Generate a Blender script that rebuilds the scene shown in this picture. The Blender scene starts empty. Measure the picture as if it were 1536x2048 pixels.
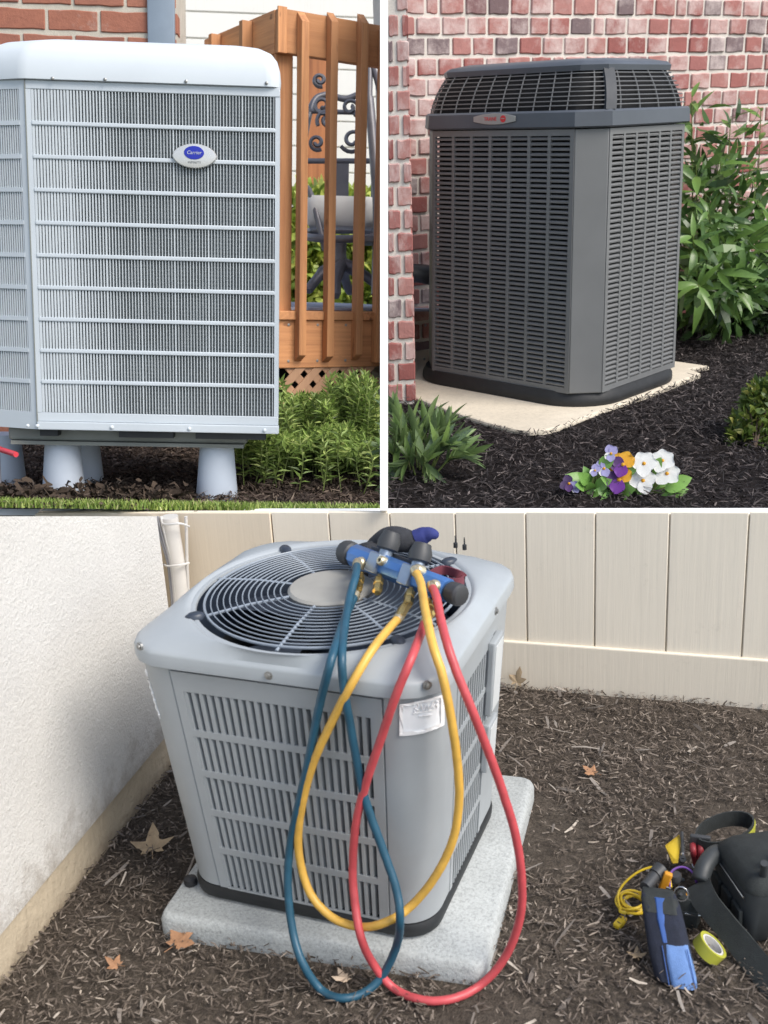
import bpy, bmesh, math, random
import numpy as np
from mathutils import Matrix, Vector
random.seed(7); RNG = np.random.default_rng(11)
PI = math.pi
scene = bpy.context.scene
col = scene.collection

# ------------------------------------------------------------------ camera, sky, sun, exposure
FPX = 2200.0                      # focal length in pixels of a 1536 x 2048 picture
PITCH = 0.30
EYE = Vector((0, 0, 1.75))
W = Matrix.Translation(EYE) @ Matrix.Rotation(-PITCH, 4, 'X')     # view frame (x right, y forward, z up) to world
cam_data = bpy.data.cameras.new('camera')
cam_data.sensor_fit = 'HORIZONTAL'; cam_data.sensor_width = 36.0
cam_data.lens = 36.0 * FPX / 1536.0
cam_data.clip_start = 0.05; cam_data.clip_end = 300
cam_data.dof.use_dof = True; cam_data.dof.focus_distance = 3.3; cam_data.dof.aperture_fstop = 8.0
cam = bpy.data.objects.new('camera', cam_data); col.objects.link(cam)
cam.matrix_world = W @ Matrix.Rotation(PI / 2, 4, 'X')
scene.camera = cam

SUN_EL, SUN_AZ = math.radians(48), math.radians(55)               # azimuth: to the right of straight behind the camera
world = bpy.data.worlds.new('World'); scene.world = world; world.use_nodes = True
wn = world.node_tree; bg = wn.nodes['Background']
sky = wn.nodes.new('ShaderNodeTexSky'); sky.sky_type = 'NISHITA'; sky.sun_disc = False
sky.sun_elevation = SUN_EL; sky.sun_rotation = PI - SUN_AZ
sky.air_density = 1.0; sky.dust_density = 1.5; sky.ozone_density = 1.0
hs = wn.nodes.new('ShaderNodeHueSaturation'); hs.inputs['Saturation'].default_value = 0.68
wn.links.new(sky.outputs[0], hs.inputs['Color']); wn.links.new(hs.outputs[0], bg.inputs[0])
bg.inputs[1].default_value = 0.13
sun_d = bpy.data.lights.new('sun', 'SUN'); sun_d.energy = 1.9; sun_d.angle = math.radians(30); sun_d.color = (1, .94, .85)
sun = bpy.data.objects.new('sun', sun_d); col.objects.link(sun)
sdir = Vector((math.sin(SUN_AZ) * math.cos(SUN_EL), -math.cos(SUN_AZ) * math.cos(SUN_EL), math.sin(SUN_EL)))
sun.rotation_euler = sdir.to_track_quat('Z', 'Y').to_euler(); sun.location = (2, -3, 6)
vs = scene.view_settings; vs.view_transform = 'Standard'; vs.look = 'None'; vs.gamma = 1.0; vs.use_curve_mapping = False
vs.exposure = 0.9

# ------------------------------------------------------------------ the three plots: where each yard lies in the view frame
class Yard:
    def __init__(s, pitch, yaw, roll, t, k):
        R = Matrix.Rotation(roll, 4, 'Y') @ Matrix.Rotation(pitch, 4, 'X') @ Matrix.Rotation(yaw, 4, 'Z')
        s.V = Matrix.Translation(Vector(t) * k) @ R @ Matrix.Scale(k, 4)
        s.M = W @ s.V; s.I = s.V.inverted(); s.k = k
    def ray(s, u, v):
        o = s.I @ Vector((0, 0, 0)); p = s.I @ Vector(((u - 768) / FPX, 1, (1024 - v) / FPX)); return o, p - o
    def plane(s, u, v, p0, n):
        o, d = s.ray(u, v); return o + d * ((Vector(p0) - o).dot(Vector(n)) / d.dot(Vector(n)))
    def z(s, u, v, z=0.0): return s.plane(u, v, (0, 0, z), (0, 0, 1))
    def y(s, u, v, y=0.0): return s.plane(u, v, (0, y, 0), (0, 1, 0))
    def x(s, u, v, x=0.0): return s.plane(u, v, (x, 0, 0), (1, 0, 0))
    def at(s, u, v, depth):
        return s.I @ Vector(((u - 768) / FPX * depth, depth, (1024 - v) / FPX * depth))
    def px(s, p):
        c = s.V @ Vector(p); return 768 + FPX * c.x / c.y, 1024 - FPX * c.z / c.y, c.y
Y1 = Yard(.1997, .049, .0252, (-.72, 3.5, .0339), 1.0)
Y2 = Yard(.3506, -.767, -.0314, (.579, 3.95, .4849), 1.25)
Y3 = Yard(.332, -.3802, -.0576, (-.0871, 2.8888, -.8788), .85)

# ------------------------------------------------------------------ helpers
class G:
    """collects vertices and faces of one mesh"""
    def __init__(s): s.v = []; s.f = []
    def add(s, vs, fs):
        n = len(s.v); s.v += [tuple(p) for p in vs]; s.f += [tuple(i + n for i in f) for f in fs]; return s
    def box(s, x0, x1, y0, y1, z0, z1, fn=None):
        P = [(x, y, z) for z in (z0, z1) for y in (y0, y1) for x in (x0, x1)]
        if fn: P = [fn(*p) for p in P]
        return s.add(P, [(0, 2, 3, 1), (4, 5, 7, 6), (0, 1, 5, 4), (2, 6, 7, 3), (0, 4, 6, 2), (1, 3, 7, 5)])
    def obox(s, M, sx, sy, sz):
        return s.box(-sx / 2, sx / 2, -sy / 2, sy / 2, -sz / 2, sz / 2, lambda x, y, z: M @ Vector((x, y, z)))
    def loft(s, rings, cap0=True, cap1=True, closed=True):
        n = len(rings[0]); vs = [p for r in rings for p in r]; fs = []
        for i in range(len(rings) - 1):
            for j in range(n if closed else n - 1):
                k = (j + 1) % n
                fs.append((i * n + j, i * n + k, (i + 1) * n + k, (i + 1) * n + j))
        if cap0: fs.append(tuple(reversed(range(n))))
        if cap1: fs.append(tuple(range((len(rings) - 1) * n, len(rings) * n)))
        return s.add(vs, fs)
    def tube(s, pts, r, n=8, cap=True, closed=False):
        pts = [Vector(p) for p in pts]; m = len(pts); rings = []; up = None
        for i, p in enumerate(pts):
            if closed: t = pts[(i + 1) % m] - pts[i - 1]
            else: t = pts[min(i + 1, m - 1)] - pts[max(i - 1, 0)]
            t = t.normalized() if t.length > 1e-9 else Vector((0, 0, 1))
            if up is None: up = t.orthogonal().normalized()
            up = (up - t * up.dot(t)); up = up.normalized() if up.length > 1e-6 else t.orthogonal().normalized()
            b = t.cross(up); rr = r[i] if hasattr(r, '__len__') else r
            rings.append([p + (up * math.cos(a) + b * math.sin(a)) * rr for a in [2 * PI * k / n for k in range(n)]])
        if closed: rings.append(rings[0]); cap = False
        return s.loft(rings, cap, cap)
    def lathe(s, prof, n=16, M=None, cap0=True, cap1=True):
        M = M or Matrix.Identity(4)
        rings = [[M @ Vector((r * math.cos(2 * PI * k / n), r * math.sin(2 * PI * k / n), z)) for k in range(n)] for r, z in prof]
        return s.loft(rings, cap0, cap1)
    def prism(s, poly, z0, z1, M=None):
        M = M or Matrix.Identity(4)
        return s.loft([[M @ Vector((x, y, z0)) for x, y in poly], [M @ Vector((x, y, z1)) for x, y in poly]])
    def mesh(s, name, smooth=None):
        me = bpy.data.meshes.new(name); me.from_pydata(s.v, [], s.f); me.update()
        bm = bmesh.new(); bm.from_mesh(me); bmesh.ops.recalc_face_normals(bm, faces=bm.faces); bm.to_mesh(me); bm.free()
        if smooth is not None:
            me.polygons.foreach_set('use_smooth', [True] * len(me.polygons)); me.set_sharp_from_angle(angle=math.radians(smooth))
        return me

def bevel_mesh(me, w, seg=2, smooth=22):
    bm = bmesh.new(); bm.from_mesh(me)
    es = [e for e in bm.edges if len(e.link_faces) == 2 and e.calc_face_angle(0) > .5]
    bmesh.ops.bevel(bm, geom=es, offset=w, segments=seg, affect='EDGES', profile=.5, clamp_overlap=True)
    bm.to_mesh(me); bm.free()
    me.polygons.foreach_set('use_smooth', [True] * len(me.polygons)); me.set_sharp_from_angle(angle=math.radians(smooth))
    return me

def place(name, data, parent=None, M=None, mat=None):
    o = bpy.data.objects.new(name, data); col.objects.link(o)
    if mat is not None and data is not None and not data.materials: data.materials.append(mat)
    if parent is not None: o.parent = parent
    if M is not None: o.matrix_basis = M
    return o
def part(name, g, mat, parent, smooth=None, bevel=None, M=None, stuff=False, label=None):
    me = g.mesh(name, smooth)
    if bevel: bevel_mesh(me, bevel)
    o = place(name, me, parent, M, mat)
    if stuff: o['kind'] = 'stuff'
    if label: o['label'] = label
    return o
def tag(o, label=None, cat=None, group=None, kind=None):
    if label: o['label'] = label
    if cat: o['category'] = cat
    if group: o['group'] = group
    if kind: o['kind'] = kind
    return o
def thing(name, yard, loc, label, cat, group=None, rz=0):
    o = bpy.data.objects.new(name, None); col.objects.link(o); o.empty_display_size = .1
    o.matrix_basis = yard.M @ Matrix.Translation(Vector(loc)) @ Matrix.Rotation(rz, 4, 'Z')
    return tag(o, label, cat, group)
def solo(name, yard, g, mat, label=None, cat=None, group=None, kind=None, smooth=None, bevel=None, loc=(0, 0, 0)):
    me = g.mesh(name, smooth)
    if bevel: bevel_mesh(me, bevel)
    me.transform(Matrix.Translation(-Vector(loc)))
    o = place(name, me, None, yard.M @ Matrix.Translation(Vector(loc)), mat)
    return tag(o, label, cat, group, kind)
def rr(a, b, r, n=6, s=1.0):
    P = []
    for cx, cy, t0 in ((a - r, b - r, 0), (-a + r, b - r, PI / 2), (-a + r, -b + r, PI), (a - r, -b + r, 1.5 * PI)):
        for k in range(n + 1):
            t = t0 + PI / 2 * k / n; P.append(((cx + r * math.cos(t)) * s, (cy + r * math.sin(t)) * s))
    return P
def spline(pts, n=8, closed=False):
    pts = [Vector(p) for p in pts]; out = []; m = len(pts)
    for i in range(m if closed else m - 1):
        g = (lambda k: pts[k % m]) if closed else (lambda k: pts[max(0, min(m - 1, k))])
        p0, p1, p2, p3 = g(i - 1), g(i), g(i + 1), g(i + 2)
        for k in range(n):
            t = k / n
            out.append(.5 * ((2 * p1) + (p2 - p0) * t + (2 * p0 - 5 * p1 + 4 * p2 - p3) * t * t + (3 * p1 - p0 - 3 * p2 + p3) * t ** 3))
    if not closed: out.append(pts[-1])
    return out
def frame(o, xa, ya):
    x = Vector(xa).normalized(); y = Vector(ya); z = x.cross(y).normalized(); y = z.cross(x)
    M = Matrix((x, y, z)).transposed().to_4x4(); M.translation = Vector(o); return M
def text_mesh(body, size, extrude=.0004, shear=0, spacing=1.0):
    c = bpy.data.curves.new('lettering', 'FONT'); c.body = body; c.size = size; c.extrude = extrude; c.shear = shear
    c.align_x = 'CENTER'; c.align_y = 'CENTER'; c.space_character = spacing; c.resolution_u = 3
    o = bpy.data.objects.new('lettering', c); col.objects.link(o)
    dg = bpy.context.evaluated_depsgraph_get(); dg.update()
    me = bpy.data.meshes.new_from_object(o.evaluated_get(dg)); bpy.data.objects.remove(o); bpy.data.curves.remove(c); return me

# ------------------------------------------------------------------ materials
def lin(h):
    h = h.lstrip('#'); return tuple((lambda c: c / 12.92 if c <= .04045 else ((c + .055) / 1.055) ** 2.4)(int(h[i:i + 2], 16) / 255) for i in (0, 2, 4))
class NT:
    def __init__(s, name):
        s.m = bpy.data.materials.new(name); s.m.use_nodes = True; s.t = s.m.node_tree; s.b = s.t.nodes['Principled BSDF']
        s.tc = s.t.nodes.new('ShaderNodeTexCoord')
    def n(s, typ, **kw):
        o = s.t.nodes.new(typ)
        for k, v in kw.items(): setattr(o, k, v)
        return o
    def l(s, a, b): s.t.links.new(a, b)
    def noise(s, scale, detail=4, rough=.55, stretch=None, coord='Object', offset=None):
        o = s.n('ShaderNodeTexNoise'); o.inputs['Scale'].default_value = scale; o.inputs['Detail'].default_value = detail; o.inputs['Roughness'].default_value = rough
        src = s.tc.outputs[coord]
        if stretch or offset:
            mp = s.n('ShaderNodeMapping'); s.l(src, mp.inputs[0])
            if stretch: mp.inputs['Scale'].default_value = stretch
            if offset: s.l(offset, mp.inputs['Location'])
            src = mp.outputs[0]
        s.l(src, o.inputs['Vector']); return o.outputs['Fac']
    def ramp(s, fac, stops):
        r = s.n('ShaderNodeValToRGB'); e = r.color_ramp.elements
        while len(e) < len(stops): e.new(.5)
        for i, (p, c) in enumerate(stops):
            e[i].position = p; e[i].color = (c, c, c, 1) if not hasattr(c, '__len__') else (*c, 1)
        s.l(fac, r.inputs[0]); return r.outputs[0]
    def mix(s, fac, a, b, mode='MIX'):
        o = s.n('ShaderNodeMix', data_type='RGBA', blend_type=mode)
        for inp, v in ((0, fac), (6, a), (7, b)):
            if hasattr(v, 'is_output'): s.l(v, o.inputs[inp])
            else: o.inputs[inp].default_value = v if inp == 0 else (*v, 1)
        return o.outputs[2]
    def bump(s, h, strength=.3, dist=.01):
        b = s.n('ShaderNodeBump'); b.inputs['Strength'].default_value = strength; b.inputs['Distance'].default_value = dist
        s.l(h, b.inputs['Height']); s.l(b.outputs[0], s.b.inputs['Normal'])
    def done(s, color=None, rough=.5, metal=0, spec=None):
        if color is not None:
            if hasattr(color, 'is_output'): s.l(color, s.b.inputs['Base Color'])
            else: s.b.inputs['Base Color'].default_value = (*color, 1)
        if hasattr(rough, 'is_output'): s.l(rough, s.b.inputs['Roughness'])
        else: s.b.inputs['Roughness'].default_value = rough
        s.b.inputs['Metallic'].default_value = metal
        if spec is not None: s.b.inputs['Specular IOR Level'].default_value = spec
        return s.m
def sc(c, k): return tuple(min(1, x * k) for x in c)
def paint(name, c, rough=.45, var=.12, scale=9, metal=0, bump=0, bscale=300, dirt=None, spec=None):
    t = NT(name); a = t.noise(scale, 6, .6)
    cc = t.mix(t.ramp(a, [(.3, 0), (.7, 1)]), sc(c, 1 - var), sc(c, 1 + var * .6))
    if dirt:
        d = t.noise(scale * .35, 8, .7); cc = t.mix(t.ramp(d, [(.52, 0), (.75, dirt[1])]), cc, dirt[0])
    if bump: t.bump(t.noise(bscale, 3), bump, .004)
    r = t.n('ShaderNodeMapRange'); r.inputs[3].default_value = rough - .08; r.inputs[4].default_value = rough + .12; t.l(t.noise(scale * 2.3, 4), r.inputs[0])
    return t.done(cc, r.outputs[0], metal, spec)
def wood(name, axis, base, dark, scale=1.0, grain=.5):
    t = NT(name); st = [70, 70, 70]; st[axis] = 2.6
    off = t.n('ShaderNodeObjectInfo'); mu = t.n('ShaderNodeMath', operation='MULTIPLY'); mu.inputs[1].default_value = 37; t.l(off.outputs['Random'], mu.inputs[0])
    a = t.noise(scale, 6, .65, st, offset=mu.outputs[0]); st2 = [14, 14, 14]; st2[axis] = 1.1; st3 = [22, 22, 22]; st3[axis] = 9
    b = t.noise(scale, 3, .5, st2, offset=mu.outputs[0]); k = t.noise(scale, 2, .4, st3, offset=mu.outputs[0])
    c = t.mix(t.ramp(a, [(.38, 0), (.6, 1)]), dark, base); c = t.mix(t.ramp(b, [(.35, 0), (.7, .75)]), c, sc(base, 1.4)); c = t.mix(t.ramp(b, [(.25, .5), (.42, 0)]), c, sc(dark, .8))
    c = t.mix(t.ramp(k, [(.70, 0), (.76, .85)]), c, sc(dark, .45))
    c = t.mix(off.outputs['Random'], c, t.mix(.8, c, sc(base, .75)))
    t.bump(a, grain, .003); return t.done(c, .68)
def brick_mat(name, stops, wash, washcol):
    t = NT(name); oi = t.n('ShaderNodeObjectInfo')
    c = t.ramp(oi.outputs['Random'], stops)
    mu = t.n('ShaderNodeMath', operation='MULTIPLY'); mu.inputs[1].default_value = 91; t.l(oi.outputs['Random'], mu.inputs[0])
    n1 = t.noise(22, 6, .65, offset=mu.outputs[0]); c = t.mix(t.ramp(n1, [(.3, 0), (.7, .5)]), c, t.mix(.5, c, (.12, .05, .045)))
    n2 = t.noise(9, 8, .72, offset=mu.outputs[0]); ad = t.n('ShaderNodeMath', operation='MULTIPLY_ADD'); t.l(oi.outputs['Random'], ad.inputs[0])
    fr = t.n('ShaderNodeMath', operation='FRACT'); t.l(mu.outputs[0], fr.inputs[0]); t.l(fr.outputs[0], ad.inputs[0]); ad.inputs[1].default_value = .22; t.l(n2, ad.inputs[2])
    c = t.mix(t.ramp(ad.outputs[0], [(wash, 0), (wash + .28, .8)]), c, washcol)
    t.bump(t.noise(60, 6, .7, offset=mu.outputs[0]), .6, .006); return t.done(c, .85, spec=.3)
def island(name, stops, rough=.8, bump=0, spec=.3, trans=0):
    t = NT(name); g = t.n('ShaderNodeNewGeometry')
    c = t.ramp(g.outputs['Random Per Island'], stops)
    n1 = t.noise(35, 4); c = t.mix(t.ramp(n1, [(.3, .35), (.7, 0)]), c, sc(stops[0][1], .6))
    if bump: t.bump(t.noise(120, 4), bump, .004)
    if trans: t.b.inputs['Subsurface Weight'].default_value = 0
    return t.done(c, rough, spec=spec)
def leafmat(name, c0, c1, rough=.38, ribs=True):
    t = NT(name); oi = t.n('ShaderNodeObjectInfo'); g = t.n('ShaderNodeNewGeometry')
    c = t.mix(oi.outputs['Random'], c0, c1); n1 = t.noise(14, 3); c = t.mix(t.ramp(n1, [(.35, 0), (.7, .5)]), c, sc(c1, 1.15))
    c = t.mix(g.outputs['Backfacing'], c, t.mix(.5, c, (.16, .22, .09)))
    tr = t.n('ShaderNodeBsdfTranslucent'); t.l(c, tr.inputs[0]); mx = t.n('ShaderNodeMixShader'); mx.inputs[0].default_value = .28
    out = t.t.nodes['Material Output']; t.l(t.b.outputs[0], mx.inputs[1]); t.l(tr.outputs[0], mx.inputs[2]); t.l(mx.outputs[0], out.inputs[0])
    return t.done(c, rough)
def leafisland(name, stops, rough=.45):
    t = NT(name); g = t.n('ShaderNodeNewGeometry'); c = t.ramp(g.outputs['Random Per Island'], stops)
    tr = t.n('ShaderNodeBsdfTranslucent'); t.l(c, tr.inputs[0]); mx = t.n('ShaderNodeMixShader'); mx.inputs[0].default_value = .3
    out = t.t.nodes['Material Output']; t.l(t.b.outputs[0], mx.inputs[1]); t.l(tr.outputs[0], mx.inputs[2]); t.l(mx.outputs[0], out.inputs[0])
    return t.done(c, rough)
def soil(name, c0, c1, scale=18):
    t = NT(name); n1 = t.noise(scale, 8, .7); n2 = t.noise(scale * 6, 5, .7)
    c = t.mix(t.ramp(n1, [(.3, 0), (.7, 1)]), c0, c1); c = t.mix(t.ramp(n2, [(.35, .6), (.6, 0)]), c, sc(c0, .4))
    t.bump(n2, .9, .015); return t.done(c, .95, spec=.2)
def concrete(name, c, speck=.25, scale=1.0, bump=.35):
    t = NT(name); n1 = t.noise(5 * scale, 6, .6); n2 = t.noise(120 * scale, 3, .7); n3 = t.noise(340 * scale, 2, .6)
    cc = t.mix(t.ramp(n1, [(.3, 0), (.72, 1)]), sc(c, .82), sc(c, 1.1)); cc = t.mix(t.ramp(n2, [(.35, speck), (.55, 0)]), cc, sc(c, .5)); cc = t.mix(t.ramp(n3, [(.55, 0), (.75, speck)]), cc, sc(c, 1.5))
    t.bump(n2, bump, .006); return t.done(cc, .9, spec=.25)
def stucco(name, c, scale=120, splash=None):
    t = NT(name); n1 = t.noise(3, 5, .6); n2 = t.noise(scale, 4, .65, (1, 1, .55)); n3 = t.noise(scale * .35, 4, .7)
    cc = t.mix(t.ramp(n1, [(.3, 0), (.7, 1)]), sc(c, .93), sc(c, 1.05)); cc = t.mix(t.ramp(n2, [(.3, .3), (.5, 0)]), cc, sc(c, .68)); cc = t.mix(t.ramp(n3, [(.3, .2), (.5, 0)]), cc, sc(c, .82))
    if splash:                     # soil splashed up from the bed, in blotches
        sp = t.n('ShaderNodeSeparateXYZ'); t.l(t.tc.outputs['Object'], sp.inputs[0]); m = t.n('ShaderNodeMapRange'); m.inputs[1].default_value = splash[0]; m.inputs[2].default_value = splash[1]; m.inputs[3].default_value = .38; m.inputs[4].default_value = -.25; t.l(sp.outputs[2], m.inputs[0])
        ad = t.n('ShaderNodeMath', operation='ADD'); t.l(t.noise(14, 8, .75), ad.inputs[0]); t.l(m.outputs[0], ad.inputs[1]); cc = t.mix(t.ramp(ad.outputs[0], [(.62, 0), (.95, .6)]), cc, (.22, .17, .12))
    b2 = t.n('ShaderNodeMath', operation='ADD'); t.l(n2, b2.inputs[0]); t.l(n3, b2.inputs[1])
    t.bump(b2.outputs[0], .6, .007); return t.done(cc, .9, spec=.15)

M_white = paint('white_board_paint', (.90, .90, .89), .5, .02)

# ================================================================== LOWER YARD: grey unit with charging hoses
H3, T3, A3, B3, ZB3, HT3, R3 = .6589, .1455, .37, .3396, .0464, .7314, .3246
def s3(z): return 1 - T3 * (1 - z / H3)
def q3(x, y, z): return Vector((x * s3(z), y * s3(z), z))
GZ3 = -.055
m_stucco = stucco('cream_stucco', (.68, .66, .625), 230, (.1, .4)); m_base = stucco('tan_base_strip', (.50, .42, .31), 60, (.0, .13))
def siding_mat(name, c):
    t = NT(name); a = t.noise(1, 6, .65, (60, 60, 2.2)); b = t.noise(2.5, 4)
    cc = t.mix(t.ramp(a, [(.36, .28), (.5, 0)]), c, sc(c, .88)); cc = t.mix(t.ramp(b, [(.35, 0), (.7, .5)]), cc, sc(c, 1.07))
    d = t.noise(7, 8, .75); cc = t.mix(t.ramp(d, [(.6, 0), (.78, .35)]), cc, (.38, .33, .25)); t.bump(a, .25, .004); return t.done(cc, .85, spec=.12)
m_siding = siding_mat('painted_wood_siding', (.84, .76, .63)); m_corner = siding_mat('cream_corner_board', (.74, .64, .50))
m_trim = siding_mat('painted_skirting_board', (.78, .70, .575))

# ground of the lower yard
def ground_sheet(name, yard, x0, x1, y0, y1, z, n, amp, mat, freq=6, seed=0, clip=None, keep=None):
    g = G(); nx = n; ny = n; rg = np.random.default_rng(seed); ph = rg.uniform(0, 6.28, 12); di = rg.normal(0, 1, (12, 2))
    for j in range(ny + 1):
        for i in range(nx + 1):
            x = x0 + (x1 - x0) * i / nx; y = y0 + (y1 - y0) * j / ny
            h = sum(math.sin(freq * (1 + .45 * k) * (di[k][0] * x + di[k][1] * y) + ph[k]) / (1 + .5 * k) for k in range(12)) * amp / 3
            g.v.append((x, y, z + h))
    for j in range(ny):
        for i in range(nx):
            a = j * (nx + 1) + i
            if keep is None or keep((g.v[a][0] + g.v[a + nx + 2][0]) / 2, (g.v[a][1] + g.v[a + nx + 2][1]) / 2): g.f.append((a, a + 1, a + nx + 2, a + nx + 1))
    return solo(name, yard, g, mat, kind='structure', smooth=60)
m_soil3 = soil('dark_bark_soil', (.09, .073, .058), (.165, .136, .11))
ground_sheet('mulch_ground', Y3, -6, 6, -6, 6, GZ3 - .006, 120, .006, m_soil3, 5, 1)
# far surroundings: a plain lawn sheet to the horizon, lower than everything
m_lawn_far = soil('far_lawn', (.05, .08, .03), (.09, .13, .045), 3)
_far = Yard(0, 0, 0, (0, 0, 0), 1); _far.M = Matrix.Translation((0, 0, -.35))
gf = G(); gf.box(-150, 150, -150, 150, -.1, 0); solo('ground', _far, gf, m_lawn_far, kind='structure')

def chips(name, yard, xy, z, ln, wd, mat, tilt=.35, lift=.012, bend=.25, label=None, cat=None, seed=0, thick=0):
    """loose bark: one mesh of many small bent slivers"""
    rg = np.random.default_rng(seed); n = len(xy)
    L = rg.uniform(*ln, n) * rg.choice([.6, 1, 1, 1.5], n); Wd = rg.uniform(*wd, n); yaw = rg.uniform(0, 2 * PI, n)
    tl = rg.normal(0, tilt, n); rl = rg.normal(0, tilt * 1.6, n); zz = z + np.abs(rg.normal(0, 1, n)) * lift
    bd = rg.normal(0, bend, n) * L
    tx = np.array([-.5, 0, .5]); V = np.zeros((n, 6, 3))
    for k in range(3):
        for e, sg in enumerate((-1, 1)):
            w = Wd * (rg.uniform(.12, .95, n) if k != 1 else 1.0) * rg.uniform(.6, 1.1, n) * .5 * sg
            x = L * tx[k]; yy = w; h = (bd * .3 if k == 1 else 0) + x * np.sin(tl) + w * np.sin(rl); x = x * np.cos(tl); yy = w * np.cos(rl)
            V[:, k * 2 + e, 0] = xy[:, 0] + x * np.cos(yaw) - yy * np.sin(yaw)
            V[:, k * 2 + e, 1] = xy[:, 1] + x * np.sin(yaw) + yy * np.cos(yaw)
            V[:, k * 2 + e, 2] = zz + h
    V[:, :, 2] = np.maximum(V[:, :, 2], z - .012)
    f = np.array([[0, 2, 3, 1], [2, 4, 5, 3]]); F = (np.arange(n)[:, None, None] * 6 + f[None]).reshape(-1, 4)
    me = bpy.data.meshes.new(name); me.vertices.add(n * 6); me.vertices.foreach_set('co', V.reshape(-1))
    me.loops.add(len(F) * 4); me.loops.foreach_set('vertex_index', F.reshape(-1).astype(np.int32))
    me.polygons.add(len(F)); me.polygons.foreach_set('loop_start', np.arange(0, len(F) * 4, 4, dtype=np.int32)); me.update(calc_edges=True); me.validate()
    o = place(name, me, None, yard.M, mat); return tag(o, label, cat, kind='stuff')

# siding wall: parallel to the line where it meets the ground
SA = Y3.z(1010, 1368, GZ3); SB = Y3.z(1520, 1411, GZ3); SD = (SB - SA).normalized(); SN = Vector((SD.y, -SD.x, 0))   # SN points to the viewer
def onsiding(u, v, off=0): return Y3.plane(u, v, SA + SN * off, SN)
def sfr(p): return (p - SA).dot(SD)
def sbox(g, a0, a1, z0, z1l, z1r, d0, d1):
    P = []
    for z, zz in ((0, 0), (1, 1)):
        for d in (d0, d1):
            for a, zt in ((a0, z1l), (a1, z1r)):
                p = SA + SD * a + SN * d; P.append((p.x, p.y, zt if z else z0))
    g.add(P, [(0, 2, 3, 1), (4, 5, 7, 6), (0, 1, 5, 4), (2, 6, 7, 3), (0, 4, 6, 2), (1, 3, 7, 5)]); return g
siding = thing('siding_wall', Y3, (0, 0, 0), 'cream painted wood siding wall with vertical grooves behind the grey unit', 'wall')
ztrim = .113
edges = [-1.75, -.813, -.60, -.382, -.156, .079, .303, .533, .769, 1.0, 1.24, 1.48, 1.75]
def topz(a):                    # just below the white coping board
    p = SA + SD * a; u, v, d = Y3.px((p.x, p.y, .5)); return onsiding(u, 1025).z
for i in range(len(edges) - 1):
    a0, a1 = edges[i], edges[i + 1]; gap = .0022
    g = sbox(G(), a0 + (gap if i else 0), a1 - gap, ztrim - .004, topz(a0), topz(a1), -.012, .004 if i == 0 else 0)
    part('corner_board' if i == 0 else 'siding_plank', g, m_corner if i == 0 else m_siding, siding, bevel=.003)
part('backing', sbox(G(), -1.77, 1.8, GZ3 - .05, topz(-1.77) - .01, topz(1.8) - .01, -.05, -.0125), m_siding, siding)
part('skirting_board', sbox(G(), -1.77, 1.8, GZ3 - .05, ztrim, ztrim, -.02, .010), m_trim, siding, bevel=.005)

# stucco wall on the left: vertical plane through its foot
LA = Y3.z(16, 1952, GZ3); LB = Y3.z(330, 1552, GZ3); LD = (LB - LA).normalized(); LN = Vector((LD.y, -LD.x, 0))    # LN points into the yard
aend = -1.0
_den = LD.x * SN.x + LD.y * SN.y; tcorner = (SA - LA).dot(SN) / _den
stw = thing('stucco_wall', Y3, LA, 'cream stucco wall with tan base strip left of the grey unit', 'wall')
def lpt(t, z, off): p = LA + LD * t + LN * off; return Vector((p.x, p.y, z)) - LA
def ltop(t, off=0):
    p = LA + LD * t + LN * off; z = .4
    for _ in range(30):
        v = Y3.px((p.x, p.y, z))[1]; dv = (Y3.px((p.x, p.y, z + .01))[1] - v) / .01; z += (1032.5 - v) / dv
    return z
def lbox(g, t0, t1, z0, off0, off1, ztop=None):
    P = [lpt(t, z0, o) for o in (off0, off1) for t in (t0, t1)] + [lpt(t, ztop if ztop is not None else ltop(t, o), o) for o in (off0, off1) for t in (t0, t1)]
    g.add(P, [(0, 2, 3, 1), (4, 5, 7, 6), (0, 1, 5, 4), (2, 6, 7, 3), (0, 4, 6, 2), (1, 3, 7, 5)]); return g
zb_l = .075
tend = max((k * .005 for k in range(400)), key=lambda t: -abs(Y3.px(LA + LD * t + Vector((0, 0, ltop(t, .012) - GZ3)))[0] - 306))
part('base_strip', lbox(G(), -1.2, tend, GZ3 - .06, -.12, -.002, zb_l), m_base, stw, bevel=.004)
part('stucco_face', lbox(G(), -1.2, tend, zb_l - .001, -.12, .012), m_stucco, stw)

E0 = LA + LD * tend + LN * .012; cr = Y3.I @ Vector((0, 0, 0)); rd = Vector((E0.x - cr.x, E0.y - cr.y, 0)).normalized(); tl_ = (SA - E0).dot(SN) / rd.dot(SN) - .0
E1 = E0 + rd * tl_; nrm = Vector((-rd.y, rd.x, 0))
def vtop(p):
    z = .4
    for _ in range(30):
        v = Y3.px((p.x, p.y, z))[1]; dv = (Y3.px((p.x, p.y, z + .01))[1] - v) / .01; z += (1033 - v) / dv
    return z
P_ = []
for p in (E0 + nrm * .002, E1 + nrm * .002, E1 + nrm * .1, E0 + nrm * .1): P_.append((p.x, p.y, GZ3 - .05))
for p in (E0 + nrm * .002, E1 + nrm * .002, E1 + nrm * .1, E0 + nrm * .1): P_.append((p.x, p.y, vtop(p)))
part('stucco_return', G().add([Vector(p) - LA for p in P_], [(0, 3, 2, 1), (4, 5, 6, 7), (0, 1, 5, 4), (1, 2, 6, 5), (2, 3, 7, 6), (3, 0, 4, 7)]), m_stucco, stw)
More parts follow.
